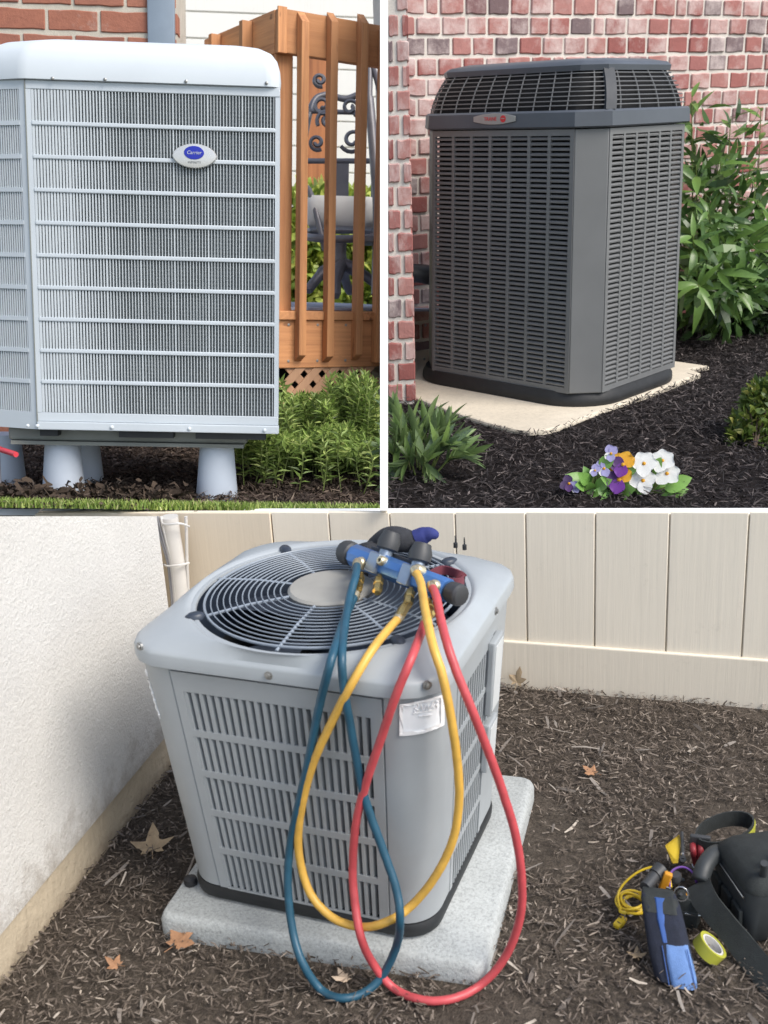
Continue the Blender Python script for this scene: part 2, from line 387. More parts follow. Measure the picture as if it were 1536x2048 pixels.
# white conduit with wires in the corner
m_pipe = paint('white_pvc', (.62, .60, .57), .45, .1); m_wire = paint('grey_wire', (.28, .28, .3), .5, .15); m_tie = paint('white_cable_tie', (.65, .64, .62), .4, .1); m_black = paint('black_rubber', (.02, .02, .022), .5, .2)
def corner_pt(u, v, off=.06): return onsiding(u, v, off)
con = thing('conduit_pipe', Y3, corner_pt(352, 1190), 'white insulated conduit pipe with grey wires tied to it in the wall corner', 'pipe')
cb = corner_pt(352, 1190)
pts = [corner_pt(u, v) - cb for u, v in ((339, 1033), (344, 1070), (352, 1120), (358, 1170), (366, 1250), (372, 1330))]
part('pipe', G().tube(spline(pts), .031, 14), m_pipe, con, 50)
for k, (du, r, mt) in enumerate(((-24, .005, m_wire), (-17, .006, m_tie), (-29, .004, m_wire))):
    p2 = [corner_pt(u, v, .085) - cb for u, v in ((339 + du, 1033), (348 + du * .95, 1075), (358 + du * .8, 1125), (362 + du * .7, 1180), (366 + du * .6, 1240), (372, 1330))]
    part('wire', G().tube(spline(p2), r, 6), mt, con, 50)
p2 = [corner_pt(u, v, .05) - cb for u, v in ((372, 1033), (373, 1070), (374, 1120), (377, 1200), (379, 1300))]
part('wire', G().tube(spline(p2), .006, 6), m_pipe, con, 50)
for v in (1045, 1128):
    c0 = [corner_pt(u, vv, o) - cb for u, vv, o in ((318 + (v - 1045) * .12, v, .07), (335, v + 4, .105), (360, v + 2, .105), (378, v + (8 if v < 1100 else -2), .06))]
    part('cable_tie', G().tube(spline(c0), .004, 6), m_tie, con, 50)

# concrete pad
m_pad = concrete('grey_concrete', (.43, .45, .445), .55)
def pad_poly():
    P = rr(.4008, .3829, .03, 4); c, s = math.cos(.0896), math.sin(.0896); out = []
    for x, y in P:
        x += (-.3806 + .421) / 2; y += (-.3534 + .4124) / 2; out.append((c * x - s * y, s * x + c * y))
    return out
pp = pad_poly(); cx = sum(p[0] for p in pp) / len(pp); cy = sum(p[1] for p in pp) / len(pp)
g = G(); g.loft([[(cx + (x - cx) * k, cy + (y - cy) * k, z) for x, y in pp] for k, z in ((1.01, -.09), (1.012, -.02), (1.0, -.006), (.985, 0))])
pad3 = solo('concrete_pad', Y3, g, m_pad, 'speckled grey concrete pad under the unit with the coloured hoses', 'pad', smooth=50, loc=(cx, cy, -.09))

# the unit
m_u3 = paint('beige_grey_enamel', (.355, .38, .395), .40, .07, 5, dirt=((.31, .305, .29), .45)); m_u3l = paint('lid_enamel', (.36, .39, .41), .38, .08, 4, dirt=((.28, .275, .26), .5))  # bluish tint of the skylight is mixed into both enamel colours
m_dark = paint('dark_coil', (.025, .027, .03), .7, .3, 40); m_basepan = paint('black_base', (.018, .02, .022), .6, .3)
m_wire3 = paint('coated_wire', (.27, .31, .36), .35, .1); m_disc = paint('fan_cap_disc', (.34, .33, .30), .5, .12); m_blade = paint('fan_blade', (.035, .045, .065), .4, .2); m_shroud = paint('fan_shroud', (.02, .03, .05), .5, .3)
m_screw = paint('zinc_screw', (.30, .30, .29), .35, .2, 60, .6)
def corner_surf(u, v, off=.0015):
    o, d = Y3.ray(u, v); best = None; t0 = 0
    lo = .5; stp = .002; t = 1.6
    while t < 5:
        p = o + d * t; s = s3(p.z); x, y = p.x / s, p.y / s; a, b, r = A3 + off, B3 + off, .1
        ex, ey = max(abs(x) - (a - r), 0), max(abs(y) - (b - r), 0)
        if abs(x) < a and abs(y) < b and ex * ex + ey * ey < r * r: return p
        t += stp
    return o + d * 2.5
ac3 = thing('air_conditioner', Y3, (0, 0, 0), 'beige grey air conditioner with round fan guard on top, coloured hoses hanging over it', 'air conditioner')
part('base_pan', G().loft([[(x, y, z) for x, y in rr(A3 * s3(0) - i, B3 * s3(0) - i, .08, 6)] for z, i in ((0.0008, .006), (.010, -.004), (.032, -.006), (ZB3 - .004, -.002), (ZB3 - .003, .012))]), m_basepan, ac3, 50)
part('rubber_foot', G().lathe([(.016, .001), (.018, .006), (.016, .018), (.006, .022)], 10, Matrix.Translation(Y3.z(378, 1773) + Vector((0, .01, 0)))), m_black, ac3, 50)
part('coil_core', G().loft([[q3(x, y, z) for x, y in rr(A3 - .03 - i, B3 - .03 - i, .06, 5)] for z, i in ((.02, 0), (H3 - .002, 0), (H3 - .002, .02), (.25, .02))]), m_dark, ac3, 50)  # coil kept near-black: the shade behind the grilles is in its colour
# corner posts: arcs between the panels
P3, RAD = .2564, .1
def arc_post(sx, sy, flat):
    out = []; inn = []
    pts = []
    if sx > 0 and sy < 0: pts.append((P3 + .003, -B3))
    for k in range(9):
        t = PI / 2 * k / 8; pts.append((A3 - RAD + RAD * math.sin(t), -B3 + RAD - RAD * math.cos(t)))
    pts[0 if sx < 0 or sy > 0 else 1] = pts[0 if sx < 0 or sy > 0 else 1]
    if not (sx > 0 and sy < 0): pts = [(P3 + .003, -B3)] + pts
    pts.append((A3, -flat))
    ring = [(x * sx, y * (-sy)) for x, y in pts]; inner = [((x - .012 * (1 if x > .1 else 0)) * sx, (y + .012) * (-sy)) for x, y in pts]
    loop = ring + inner[::-1]
    return G().loft([[q3(x, y, z) for x, y in loop] for z in (ZB3, .2, .4, H3 - .001)])
part('corner_post', arc_post(1, -1, .175), m_u3, ac3, 40)
part('corner_post', arc_post(-1, -1, .175), m_u3, ac3, 40)
part('corner_post', arc_post(1, 1, .12), m_u3, ac3, 40)
part('corner_post', arc_post(-1, 1, .12), m_u3, ac3, 40)
# front panel with louvred slots
FX0, FX1, FZ0, FZ1 = -.2311, .228, .0494, .6026
def F(x, d, z): p = q3(x, -B3, z); return Vector((p.x, p.y - .002 + d, p.z))
g = G(); fb = lambda x0, x1, z0, z1, d0=0, d1=.006: g.box(x0, x1, d0, d1, z0, z1, lambda x, y, z: F(x, y, z))
fb(-P3 + .002, FX0, ZB3, H3 - .006); fb(FX1, P3 - .002, ZB3, H3 - .006); fb(FX0, FX1, FZ1, H3 - .006); fb(FX0, FX1, ZB3 - .002, FZ0)
part('front_panel', g, m_u3, ac3)
rowh = (FZ1 - FZ0) / 5
for k in range(1, 5):
    z = FZ0 + rowh * k; g = G().box(FX0, FX1, 0, .006, z - .009, z + .009, F); part('cross_bar', g, m_u3, ac3)
NS = 23; pit = (FX1 - FX0) / NS
for i in range(NS):
    x0 = FX0 + pit * i; prof = [(x0 - .001, .0012), (x0 + pit * .38, .0012), (x0 + pit * .46, .006), (x0 + pit * .74, .030), (x0 + pit * .70, .032), (x0 + pit * .38, .009), (x0 - .001, .004)]
    g = G().loft([[F(x, d, z) for x, d in prof] for z in (FZ0 + .001, FZ1 - .001)]); part('louver', g, m_u3, ac3, 40)
# right face: thin bars in five rows
RY0, RY1, RZ0, RZ1 = -.1547, .1011, .0288, .5816
def FR(y, d, z): p = q3(A3, y, z); return Vector((p.x + .002 - d, p.y, p.z))
g = G(); fb = lambda y0, y1, z0, z1: g.box(y0, y1, 0, .006, z0, z1, FR)
fb(-.175, RY0, ZB3, H3 - .002); fb(RY1, .12, ZB3, H3 - .002); fb(RY0, RY1, RZ1, H3 - .002)
part('side_panel', g, m_u3, ac3)
rh = (RZ1 - max(RZ0, ZB3)) / 5
for k in range(1, 5): part('cross_bar', G().box(RY0, RY1, 0, .006, ZB3 + rh * k - .007, ZB3 + rh * k + .007, FR), m_u3, ac3)
for i in range(1, 13):
    y = RY0 + (RY1 - RY0) * i / 13; part('guard_bar', G().box(y - .0035, y + .0035, .001, .009, ZB3, RZ1, FR), m_u3, ac3)
part('side_panel', G().box(-A3 + .0, -A3 + .012, -.175, .175, ZB3, H3 - .002, lambda x, y, z: q3(x, y, z)), m_u3, ac3)
part('rear_panel', G().box(-P3, P3, B3 - .012, B3, ZB3, H3 - .002, lambda x, y, z: q3(x, y, z)), m_u3, ac3)
for k in range(7):
    u0 = 290 + k * 4.2; v0 = 1338 + k * 14; pts_ = [corner_surf(u0 + 1.2 + random.uniform(-1, 1), v0, .001), corner_surf(u0 + 3 + random.uniform(-1, 1), v0 + 7, .001), corner_surf(u0 + 5, v0 + 15, .001)]
    part('paint_chip', G().tube(pts_, [.0012, .0035, .0015], 5), M_white, ac3)
# small service covers on the right face
for z0, z1 in ((.40, .60), (.24, .375)):
    c = part('service_cover', G().box(.075, .155, -.018, .001, z0, z1, FR), m_u3, ac3, bevel=.005)
    part('sticker', G().box(.082, .148, -.0195, -.0182, z0 + .012, z1 - .012, FR), paint('white_sticker', (.62, .64, .64), .35, .05), c)
# lid
ring_n = 72
def ring_rr(a, b, r, z):
    out = []
    for k in range(ring_n):
        t = 2 * PI * k / ring_n; dx, dy = math.cos(t), math.sin(t)
        lo, hi = 0, 1.0
        for _ in range(26):
            m = (lo + hi) / 2; x, y = abs(dx * m), abs(dy * m); ex, ey = max(x - (a - r), 0), max(y - (b - r), 0)
            ins = x <= a and y <= b and (ex * ex + ey * ey <= r * r); lo, hi = (m, hi) if ins else (lo, m)
        out.append((dx * lo, dy * lo, z))
    return out
def circ(r, z, n=ring_n): return [(r * math.cos(2 * PI * k / n), r * math.sin(2 * PI * k / n), z) for k in range(n)]
def mixr(A, B, t, z): return [(a[0] * (1 - t) + b[0] * t, a[1] * (1 - t) + b[1] * t, z) for a, b in zip(A, B)]
ro = lambda d, z: ring_rr(A3 + d, B3 + d, .11, z)
C0 = circ(R3 + .022, HT3)
lid = [ro(.000, H3 + .006), ro(.012, H3 + .0035), ro(.0145, H3 + .006), ro(.014, H3 + .034), ro(.011, H3 + .040), ro(.004, H3 + .044)]
lid += [mixr(ro(.0, 0), C0, .3, HT3 - .012), mixr(ro(-.006, 0), C0, .7, HT3 - .004), mixr(ro(-.008, 0), C0, .92, HT3 - .001), circ(R3 + .018, HT3 - .002), circ(R3 + .012, HT3 - .007), circ(R3 + .006, HT3 - .006), circ(R3 + .001, HT3 - .007), circ(R3 - .001, HT3 - .014)]
lidp = part('lid', G().loft(lid, False, False), m_u3l, ac3, 45)
for u, v in ((537, 1351), (855, 1371), (279, 1293), (992, 1222)):
    q = corner_surf(u, v, .013); n = Vector((max(abs(q.x) - A3 + .1, 0) * math.copysign(1, q.x), max(abs(q.y) - B3 + .1, 0) * math.copysign(1, q.y), 0)).normalized()
    M = Matrix.Translation(q) @ n.to_track_quat('Z', 'Y').to_matrix().to_4x4()
    part('screw', G().lathe([(.010, -.004), (.010, .001), (.006, .0015), (.006, .005), (.003, .006)], 10, M), m_screw, lidp, 50)
for u, v in ((911, 1088), (929, 1092)):
    q = Y3.z(u, v, HT3 - .012); part('screw', G().lathe([(.006, -.01), (.006, .003), (.0022, .005), (.0018, .022), (.0005, .025)], 8, Matrix.Translation(q)), m_dark, lidp, 50)
guard = part('guard_ring', G().tube([(R3 - .020) * Vector((math.cos(t), math.sin(t), 0)) + Vector((0, 0, HT3 - .004)) for t in [2 * PI * k / 64 for k in range(64)]], .0035, 6, closed=True), m_wire3, ac3, 60)
RD = .103
for k in range(12):
    f = (k + 1) / 13; r = (R3 - .020) * (1 - f) + (RD + .004) * f
    part('guard_ring', G().tube([r * Vector((math.cos(t), math.sin(t), 0)) + Vector((0, 0, HT3 - .004 + .012 * math.sin(f * PI / 2))) for t in [2 * PI * j / 56 for j in range(56)]], .0017, 6, closed=True), m_wire3, ac3, 60)
pc = Vector((0, 0, HT3 + .004))
for u, v in ((398, 1232), (564, 1093), (905, 1122), (790, 1278), (567, 1283), (440, 1155), (850, 1240), (760, 1085)):
    q = Y3.z(u, v, HT3 - .004); d = Vector((q.x, q.y, 0)).normalized()
    part('guard_spoke', G().tube([d * (R3 - .006) + Vector((0, 0, HT3 - .008)), d * .2 + Vector((0, 0, HT3 + .002)), d * RD + Vector((0, 0, HT3 + .003))], .0038, 6), m_wire3, ac3, 60)
    if (u, v) in ((398, 1232), (564, 1093), (905, 1122), (790, 1278)):
        c = d * (R3 + .006) + Vector((0, 0, HT3 - .004)); part('guard_clip', G().loft([[c + Vector((x * .02 * k, y * .013 * k, z)) for x, y in circ2] for z, k in ((-.006, 1), (.004, .95), (.009, .6))] if False else [[c + Matrix.Rotation(math.atan2(d.y, d.x), 3, 'Z') @ Vector((.024 * k * math.cos(t), .015 * k * math.sin(t), z)) for t in [2 * PI * j / 12 for j in range(12)]] for z, k in ((-.006, 1), (.005, .95), (.010, .6))]), m_blade, ac3, 50)
part('cap_disc', G().lathe([(RD, HT3 - .004), (RD + .002, HT3 + .006), (RD - .004, HT3 + .012), (.05, HT3 + .015), (.001, HT3 + .0155)], 40, cap0=True), m_disc, ac3, 40)
part('fan_shroud', G().loft([circ(R3 - .0015, HT3 - .013), circ(R3 - .005, HT3 - .06), circ(R3 - .014, HT3 - .16)], False, False), m_shroud, ac3, 50)
part('fan_hub', G().lathe([(.07, HT3 - .15), (.075, HT3 - .08), (.05, HT3 - .06), (.001, HT3 - .058)], 20), m_shroud, ac3, 50)
for k in range(4):
    t0 = k * PI / 2 + .35; rings = []
    for j in range(7):
        t = t0 + j / 6 * 1.05; row = []
        for i in range(6):
            r = .06 + (.295 - .06) * i / 5; row.append(Vector((r * math.cos(t + .25 * i / 5), r * math.sin(t + .25 * i / 5), HT3 - .125 + .055 * (j / 6) * (.6 + .4 * i / 5))))
        rings.append(row)
    part('fan_blade', G().loft(rings, False, False, closed=False), m_blade, ac3, 60)
# sticker on the near corner post (its script is worn past reading)
m_stk = paint('frosted_sticker', (.86, .88, .90), .6, .05); m_stkw = paint('white_print', (.9, .9, .9), .6, .03)
def patch(u0, u1, vt, vb, nu=10, nv=6, off=.0015):
    g = G(); R = []
    for j in range(nv + 1):
        R.append([corner_surf(u0 + (u1 - u0) * i / nu, vt(i / nu) + (vb(i / nu) - vt(i / nu)) * j / nv, off) for i in range(nu + 1)])
    return g.loft(R, False, False, closed=False)
vt = lambda t: 1409 - 20 * t ** 1.3 - 6 * math.sin(t * PI) * 0; vb = lambda t: 1472 - 22 * t ** 2.2
stk = part('sticker', patch(799, 889, vt, vb, off=.0018), m_stk, ac3, 60, label='worn white sticker with script lettering')
part('sticker_border', patch(799, 806, lambda t: vt(t * .08), lambda t: vb(t * .08), 2, 6, .0042), m_stkw, stk)
part('sticker_border', patch(882, 889, lambda t: vt(.92 + t * .08), lambda t: vb(.92 + t * .08), 2, 6, .0042), m_stkw, stk)
part('sticker_border', patch(799, 889, lambda t: vb(t) - 8, lambda t: vb(t), 10, 2, .0045), m_stkw, stk)
part('sticker_border', patch(799, 889, vt, lambda t: vt(t) + 5, 10, 2, .0045), m_stkw, stk)
for pts2 in (((828, 1410), (834, 1406), (836, 1411), (830, 1416), (836, 1420), (832, 1425), (828, 1421)), ((838, 1424), (841, 1408), (846, 1422), (850, 1409)), ((851, 1422), (856, 1411), (858, 1420), (864, 1409)), ((864, 1406), (868, 1402), (866, 1410), (862, 1411), (869, 1417)), ((872, 1402), (877, 1404), (872, 1410), (878, 1411), (874, 1415)), ((826, 1427), (845, 1424), (866, 1420)), ((838, 1433), (850, 1431), (864, 1429))):
    part('lettering', G().tube(spline([corner_surf(u, v, .0035) for u, v in pts2], 4), .0016, 4), m_stkw, stk)

# ------------------------------------------------------------------ manifold, hoses, glove on the lid
m_blue = paint('blue_anodised', (.10, .24, .55), .3, .12, 12, .55); m_knob = paint('black_knob', (.045, .047, .05), .5, .15); m_brass = paint('brass', (.62, .44, .16), .28, .15, 30, .95); m_ring = paint('pale_brass', (.70, .60, .40), .3, .1, 30, .8)
m_steel = paint('brushed_steel', (.32, .38, .46), .35, .1, 20, .7)
ZM = HT3 + .055
mL = Y3.z(708, 1110, ZM); mR = Y3.z(897, 1182, ZM); mx = (mR - mL).normalized(); mlen = (mR - mL).length
man = thing('manifold_gauge', Y3, (mL + mR) / 2 - Vector((0, 0, .04)), 'blue anodised manifold with black knobs and brass fittings lying on the fan guard', 'manifold')
mo = (mL + mR) / 2 - Vector((0, 0, .04))
toC = (Y3.I @ Vector((0, 0, 0)) - (mL + mR) / 2).normalized(); mf = (toC - mx * toC.dot(mx)).normalized(); mu = mx.cross(mf); mu = mu if mu.z > 0 else -mu   # mf faces the viewer, mu up
ML = lambda a, f=0, u=0: mL + mx * a + mf * f + mu * u - mo
def cylx(g, a0, a1, prof_r, n=16, f=0, u=0):
    rings = []
    for a, r in prof_r: rings.append([ML(a0 + (a1 - a0) * a, f + r * math.cos(2 * PI * k / n), u + r * math.sin(2 * PI * k / n)) for k in range(n)])
    return g.loft(rings)
part('bar', cylx(G(), 0, mlen, ((0, .026), (.02, .029), (.98, .029), (1, .026)), 10), m_blue, man, 25, bevel=None)
part('end_knob', cylx(G(), -.042, .0, ((0, .018), (.06, .027), (.3, .031), (.85, .030), (1, .022)), 12), m_knob, man, 30)
part('end_knob', cylx(G(), mlen, mlen + .045, ((0, .020), (.2, .025), (.8, .026), (.95, .022), (1, .015)), 12), m_knob, man, 30)
def along(g, p0, d, prof, n=12):
    M = Matrix.Translation(p0) @ Vector(d).to_track_quat('Z', 'Y').to_matrix().to_4x4(); return g.lathe(prof, n, M)
def bar_at(u, v):
    p = Y3.plane(u, v, mL, mf); return (p - mL).dot(mx)
for ub, vb2, ut, vt2 in ((768, 1118, 784, 1064), (832, 1145, 846, 1087)):
    a = bar_at(ub, vb2); b0 = ML(a, .0, .018); tip = Y3.plane(ut, vt2, mL, mf) - mo; d = (tip - b0).normalized(); L = (tip - b0).length
    ca = ML(a, .012, 0); part('valve_block', G().obox(frame(ca, mx, mu), .036, .05, .048), m_steel, man, bevel=.004)
    k = part('valve_knob', along(G(), b0 + d * L * .30, d, ((.020, 0), (.027, .004), (.028, L * .35), (.022, L * .60), (.021, L * .68), (.018, L * .70)), 14), m_knob, man, 30)
    part('stem', along(G(), b0, d, ((.017, 0), (.016, L * .31)), 12), m_steel, man, 40)
p = Y3.plane(764, 1122, mL + mf * .03, mf) - mo; part('port', along(G(), p, mf, ((.012, -.01), (.012, .006), (.009, .010), (.005, .010), (.004, .004)), 12), m_ring, man, 40); part('port_hole', along(G(), p, mf, ((.0045, .0), (.0045, .0075)), 10), m_black, man)
ports = {}
for nm, u, v in (('blue', 722, 1126), ('yellow', 836, 1141), ('red', 869, 1172)):
    p = Y3.plane(u, v, mL + mf * .03, mf) - mo; ports[nm] = p + mo
    part('port', along(G(), p, mf, ((.015, -.012), (.015, .004), (.013, .008), (.010, .012)), 12), m_ring, man, 40)
for (u0, v0), (u1, v1) in (((722, 1148), (713, 1185)), ((759, 1152), (754, 1186)), ((822, 1178), (815, 1212)), ((856, 1200), (861, 1232))):
    a = Y3.z(u0, v0, HT3 + .045) - mo; b = Y3.z(u1, v1, HT3 + .038) - mo; d = (b - a).normalized(); L = (b - a).length
    part('brass_fitting', along(G(), a, d, ((.007, 0), (.007, L * .2), (.012, L * .22), (.012, L * .5), (.009, L * .52), (.009, L * .6), (.012, L * .62), (.012, L * .9), (.007, L)), 6), m_brass, man, 25)
a = Y3.z(817, 1208, HT3 + .038) - mo; b = Y3.z(798, 1235, HT3 + .036) - mo
part('elbow_fitting', G().tube([a, a * .6 + b * .4 + mf * .004, b], [.009, .012, .011], 6), m_brass, man, 30)
part('mount_plate', G().obox(frame(ML(mlen * .28, -.03, .032), mx, mf), .15, .01, .012), m_knob, man, bevel=.003)

near = Vector((A3 + .02, -B3 - .02, 0)) - Vector((.03, -.03, 0)); camh = Y3.I @ Vector((0, 0, 0)); hn = Vector((camh.x - near.x, camh.y - near.y, 0)).normalized()
m_hose = {}
for nm, c in (('blue', (.018, .08, .13)), ('yellow', (.68, .40, .075)), ('red', (.52, .075, .085))): m_hose[nm] = paint('hose_' + nm, c, .42, .14, 25, dirt=(sc(c, .5), .55))
def hose(color, pts, label):
    P = []
    for q in pts:
        k = q[0]
        if k == 'p': P.append(Vector(q[1]))
        elif k == 'm': P.append(Y3.plane(q[1], q[2], mL + mf * (q[3] if len(q) > 3 else .02), mf))
        elif k == 'l': P.append(Y3.z(q[1], q[2], HT3 + q[3]))
        elif k == 'f': P.append(Y3.y(q[1], q[2], -B3 - .03 - (q[3] if len(q) > 3 else 0)))
        elif k == 'h': P.append(Y3.plane(q[1], q[2], near + hn * (q[3] if len(q) > 3 else .02), hn))
        elif k == 'g': P.append(Y3.z(q[1], q[2], GZ3 + .02))
    for i, p in enumerate(P):
        if p.z < GZ3 + .013: P[i] = Y3.z(pts[i][1], pts[i][2], GZ3 + .013)
    sp = spline(P, 10); base = min(P, key=lambda p: p.z).copy(); rgh = random.Random(color)
    for k in range(6, len(sp) - 6): sp[k] = sp[k] + Vector((rgh.uniform(-1, 1), rgh.uniform(-1, 1), rgh.uniform(-1, 1))) * .0003 + Vector((math.sin(k * .11), math.cos(k * .08), 0)) * .001
    t = thing(color + '_hose', Y3, base, label, 'hose', 'charging hoses hanging over the unit')
    part('tube', G().tube([p - base for p in sp], .0095, 12), m_hose[color], t, 60)
    for e in (sp[:5], sp[-5:]): part('ferrule', G().tube([p - base for p in e], [.0105, .0118, .0112, .0118, .0105], 12), m_ring, t, 40)
hose('blue', [('p', ports['blue'] + mf * .012), ('l', 710, 1152, .075), ('l', 699, 1195, .05), ('l', 690, 1250, .03), ('l', 685, 1310, .02), ('f', 688, 1370), ('f', 700, 1450), ('f', 727, 1590), ('f', 765, 1700, .01), ('f', 793, 1780, .03), ('f', 801, 1840, .05), ('h', 794, 1890), ('h', 765, 1950), ('h', 725, 1986), ('h', 680, 1996), ('h', 640, 1978), ('f', 605, 1925, .08), ('f', 585, 1860, .05), ('f', 575, 1770, .02), ('f', 580, 1690), ('f', 595, 1620), ('f', 618, 1520), ('f', 640, 1410), ('l', 662, 1320, .018), ('l', 682, 1255, .024), ('l', 698, 1215, .035), ('l', 712, 1188, .04)], 'blue charging hose looping down in front of the grey unit')
hose('yellow', [('p', ports['yellow'] + mf * .012), ('l', 841, 1168, .085), ('l', 849, 1215, .075), ('l', 866, 1290, .04), ('h', 886, 1350, .01), ('h', 902, 1430), ('h', 914, 1520), ('h', 917, 1600), ('h', 905, 1680), ('h', 870, 1755), ('h', 820, 1815), ('f', 770, 1845, .04), ('f', 720, 1853, .03), ('f', 665, 1835, .02), ('f', 622, 1790, .01), ('f', 602, 1730), ('f', 597, 1670), ('f', 606, 1600), ('f', 628, 1520), ('f', 665, 1440), ('f', 705, 1365), ('l', 745, 1300, .02), ('l', 778, 1258, .03), ('l', 800, 1233, .035)], 'yellow charging hose looping down in front of the grey unit')
hose('red', [('p', ports['red'] + mf * .012), ('l', 872, 1195, .08), ('l', 880, 1235, .06), ('l', 894, 1285, .04), ('h', 915, 1345, .0), ('h', 945, 1420), ('h', 975, 1500), ('h', 1003, 1580), ('h', 1030, 1670), ('h', 1044, 1760), ('h', 1040, 1840), ('h', 1010, 1915), ('h', 960, 1970), ('h', 900, 1998), ('h', 840, 1999), ('h', 785, 1975), ('h', 745, 1925), ('f', 722, 1875, .05), ('f', 710, 1810, .02), ('f', 705, 1740), ('f', 712, 1650), ('f', 732, 1570), ('f', 762, 1480), ('f', 792, 1390), ('l', 820, 1320, .022), ('l', 838, 1275, .03), ('l', 854, 1235, .035)], 'red charging hose looping down in front of the grey unit')

# work glove: flat palm with five separate fingers
m_glove = paint('black_knit', (.028, .03, .036), .85, .3, 60, bump=.4, bscale=400); m_gblue = paint('blue_cuff', (.025, .035, .17), .8, .2, 40)
gl0 = Y3.z(740, 1092, HT3 + .03); gz = HT3
glove = thing('work_glove', Y3, gl0, 'black knit work glove with blue cuff crumpled behind the blue manifold', 'glove')
GP = lambda u, v, h: Y3.z(u, v, HT3 + h) - gl0
part('palm', G().tube(spline([GP(735, 1098, .03), GP(760, 1085, .05), GP(785, 1078, .062), GP(815, 1082, .055), GP(838, 1085, .05)], 5), [.006] + [.012 + .022 * math.sin(PI * (k + 1) / 22) for k in range(19)] + [.014], 10), m_glove, glove, 60)
part('cuff', G().tube(spline([GP(832, 1078, .06), GP(850, 1070, .07), GP(864, 1068, .074), GP(876, 1073, .066)], 4), [.024, .024, .023, .023, .022, .02, .019, .018, .016, .014, .012, .01, .005], 10), m_gblue, glove, 60)
for k, (u, v) in enumerate(((712, 1100), (716, 1106), (722, 1112), (730, 1117))):
    part('finger', G().tube(spline([GP(750 + 3 * k, 1090 + 4 * k, .045), GP((750 + u) / 2, (1088 + v) / 2 + 2 * k, .05), GP(u, v, .03 - .003 * k)], 5), [.012] * 8 + [.010, .008, .004], 8), m_glove, glove, 60)
part('thumb', G().tube(spline([GP(825, 1090, .05), GP(842, 1100, .045), GP(850, 1110, .03)], 5), [.013] * 8 + [.011, .008, .004], 8), m_glove, glove, 60)
# dark red strap at the right end
m_strap = paint('maroon_strap', (.16, .035, .05), .7, .2, 30)
def strap(yard, pts, wvec, w, mat, th=.002):
    P = spline(pts, 8); g = G(); R = []
    for i, p in enumerate(P):
        t = (P[min(i + 1, len(P) - 1)] - P[max(i - 1, 0)]).normalized(); wv = Vector(wvec); wv = (wv - t * wv.dot(t)).normalized(); nn = t.cross(wv)
        R.append([p + wv * w / 2 + nn * th, p - wv * w / 2 + nn * th, p - wv * w / 2 - nn * th, p + wv * w / 2 - nn * th])
    return g.loft(R)
sp = [Y3.z(u, v, HT3 + h) for u, v, h in ((860, 1150, .05), (885, 1140, .05), (915, 1148, .045), (927, 1158, .03), (915, 1166, .04), (880, 1162, .05), (865, 1165, .045))]
solo('strap', Y3, strap(Y3, sp, (0, 0, 1), .022, m_strap), m_strap, 'maroon strap looped over the right end of the blue manifold', 'strap', smooth=50, loc=sp[3])

# ------------------------------------------------------------------ bark mulch and dry leaves on the lower ground
def scatter(yard, n, box, z, reject, seed):
    """random ground positions that the picture could show, thinned with distance from the viewer"""
    rg = np.random.default_rng(seed); x0, x1, y0, y1 = box; P = np.stack([rg.uniform(x0, x1, n), rg.uniform(y0, y1, n)], 1)
    return P[[not reject(x, y) for x, y in P]]
def inpad3(x, y):
    c, s = math.cos(-.0896), math.sin(-.0896); X, Y = c * x - s * y, s * x + c * y
    return -.3806 < X < .421 and -.3534 < Y < .4124
def rej3(x, y):
    p = Vector((x, y, GZ3)); return inpad3(x, y) or (p - LA).dot(LN) < .0 or (p - SA).dot(SN) < .012
m_chip = island('bark_chips', [(0, (.045, .035, .028)), (.3, (.10, .079, .063)), (.65, (.165, .132, .106)), (.88, (.24, .198, .163)), (.97, (.36, .30, .25)), (1, (.48, .41, .33))], .85, .4)
xy = scatter(Y3, 60000, (-.85, 1.5, -1.0, 1.2), GZ3, lambda x, y: rej3(x, y) or (x > .35 and math.sin(5.1 * x + 2.2 * y) + math.sin(7.3 * y - 3.1 * x + 1) + .8 * math.sin(11 * x + 9 * y) > .9 and random.random() < .75), 3)
chips('bark_mulch', Y3, xy, GZ3, (.008, .026), (.002, .006), m_chip, .25, .010, .15, 'dark shredded bark mulch around the concrete pad of the hose unit', 'mulch', 4)
xy = scatter(Y3, 420, (-.85, 1.5, -1.0, 1.2), GZ3, rej3, 5)
chips('wood_chips', Y3, xy, GZ3 + .006, (.03, .07), (.006, .014), island('weathered_chips', [(0, (.13, .11, .095)), (.4, (.22, .19, .165)), (.8, (.36, .32, .28)), (1, (.55, .48, .40))], .85, .5), .18, .012, .12, 'larger weathered grey wood chips strewn over the bark mulch', 'wood chips', 6)
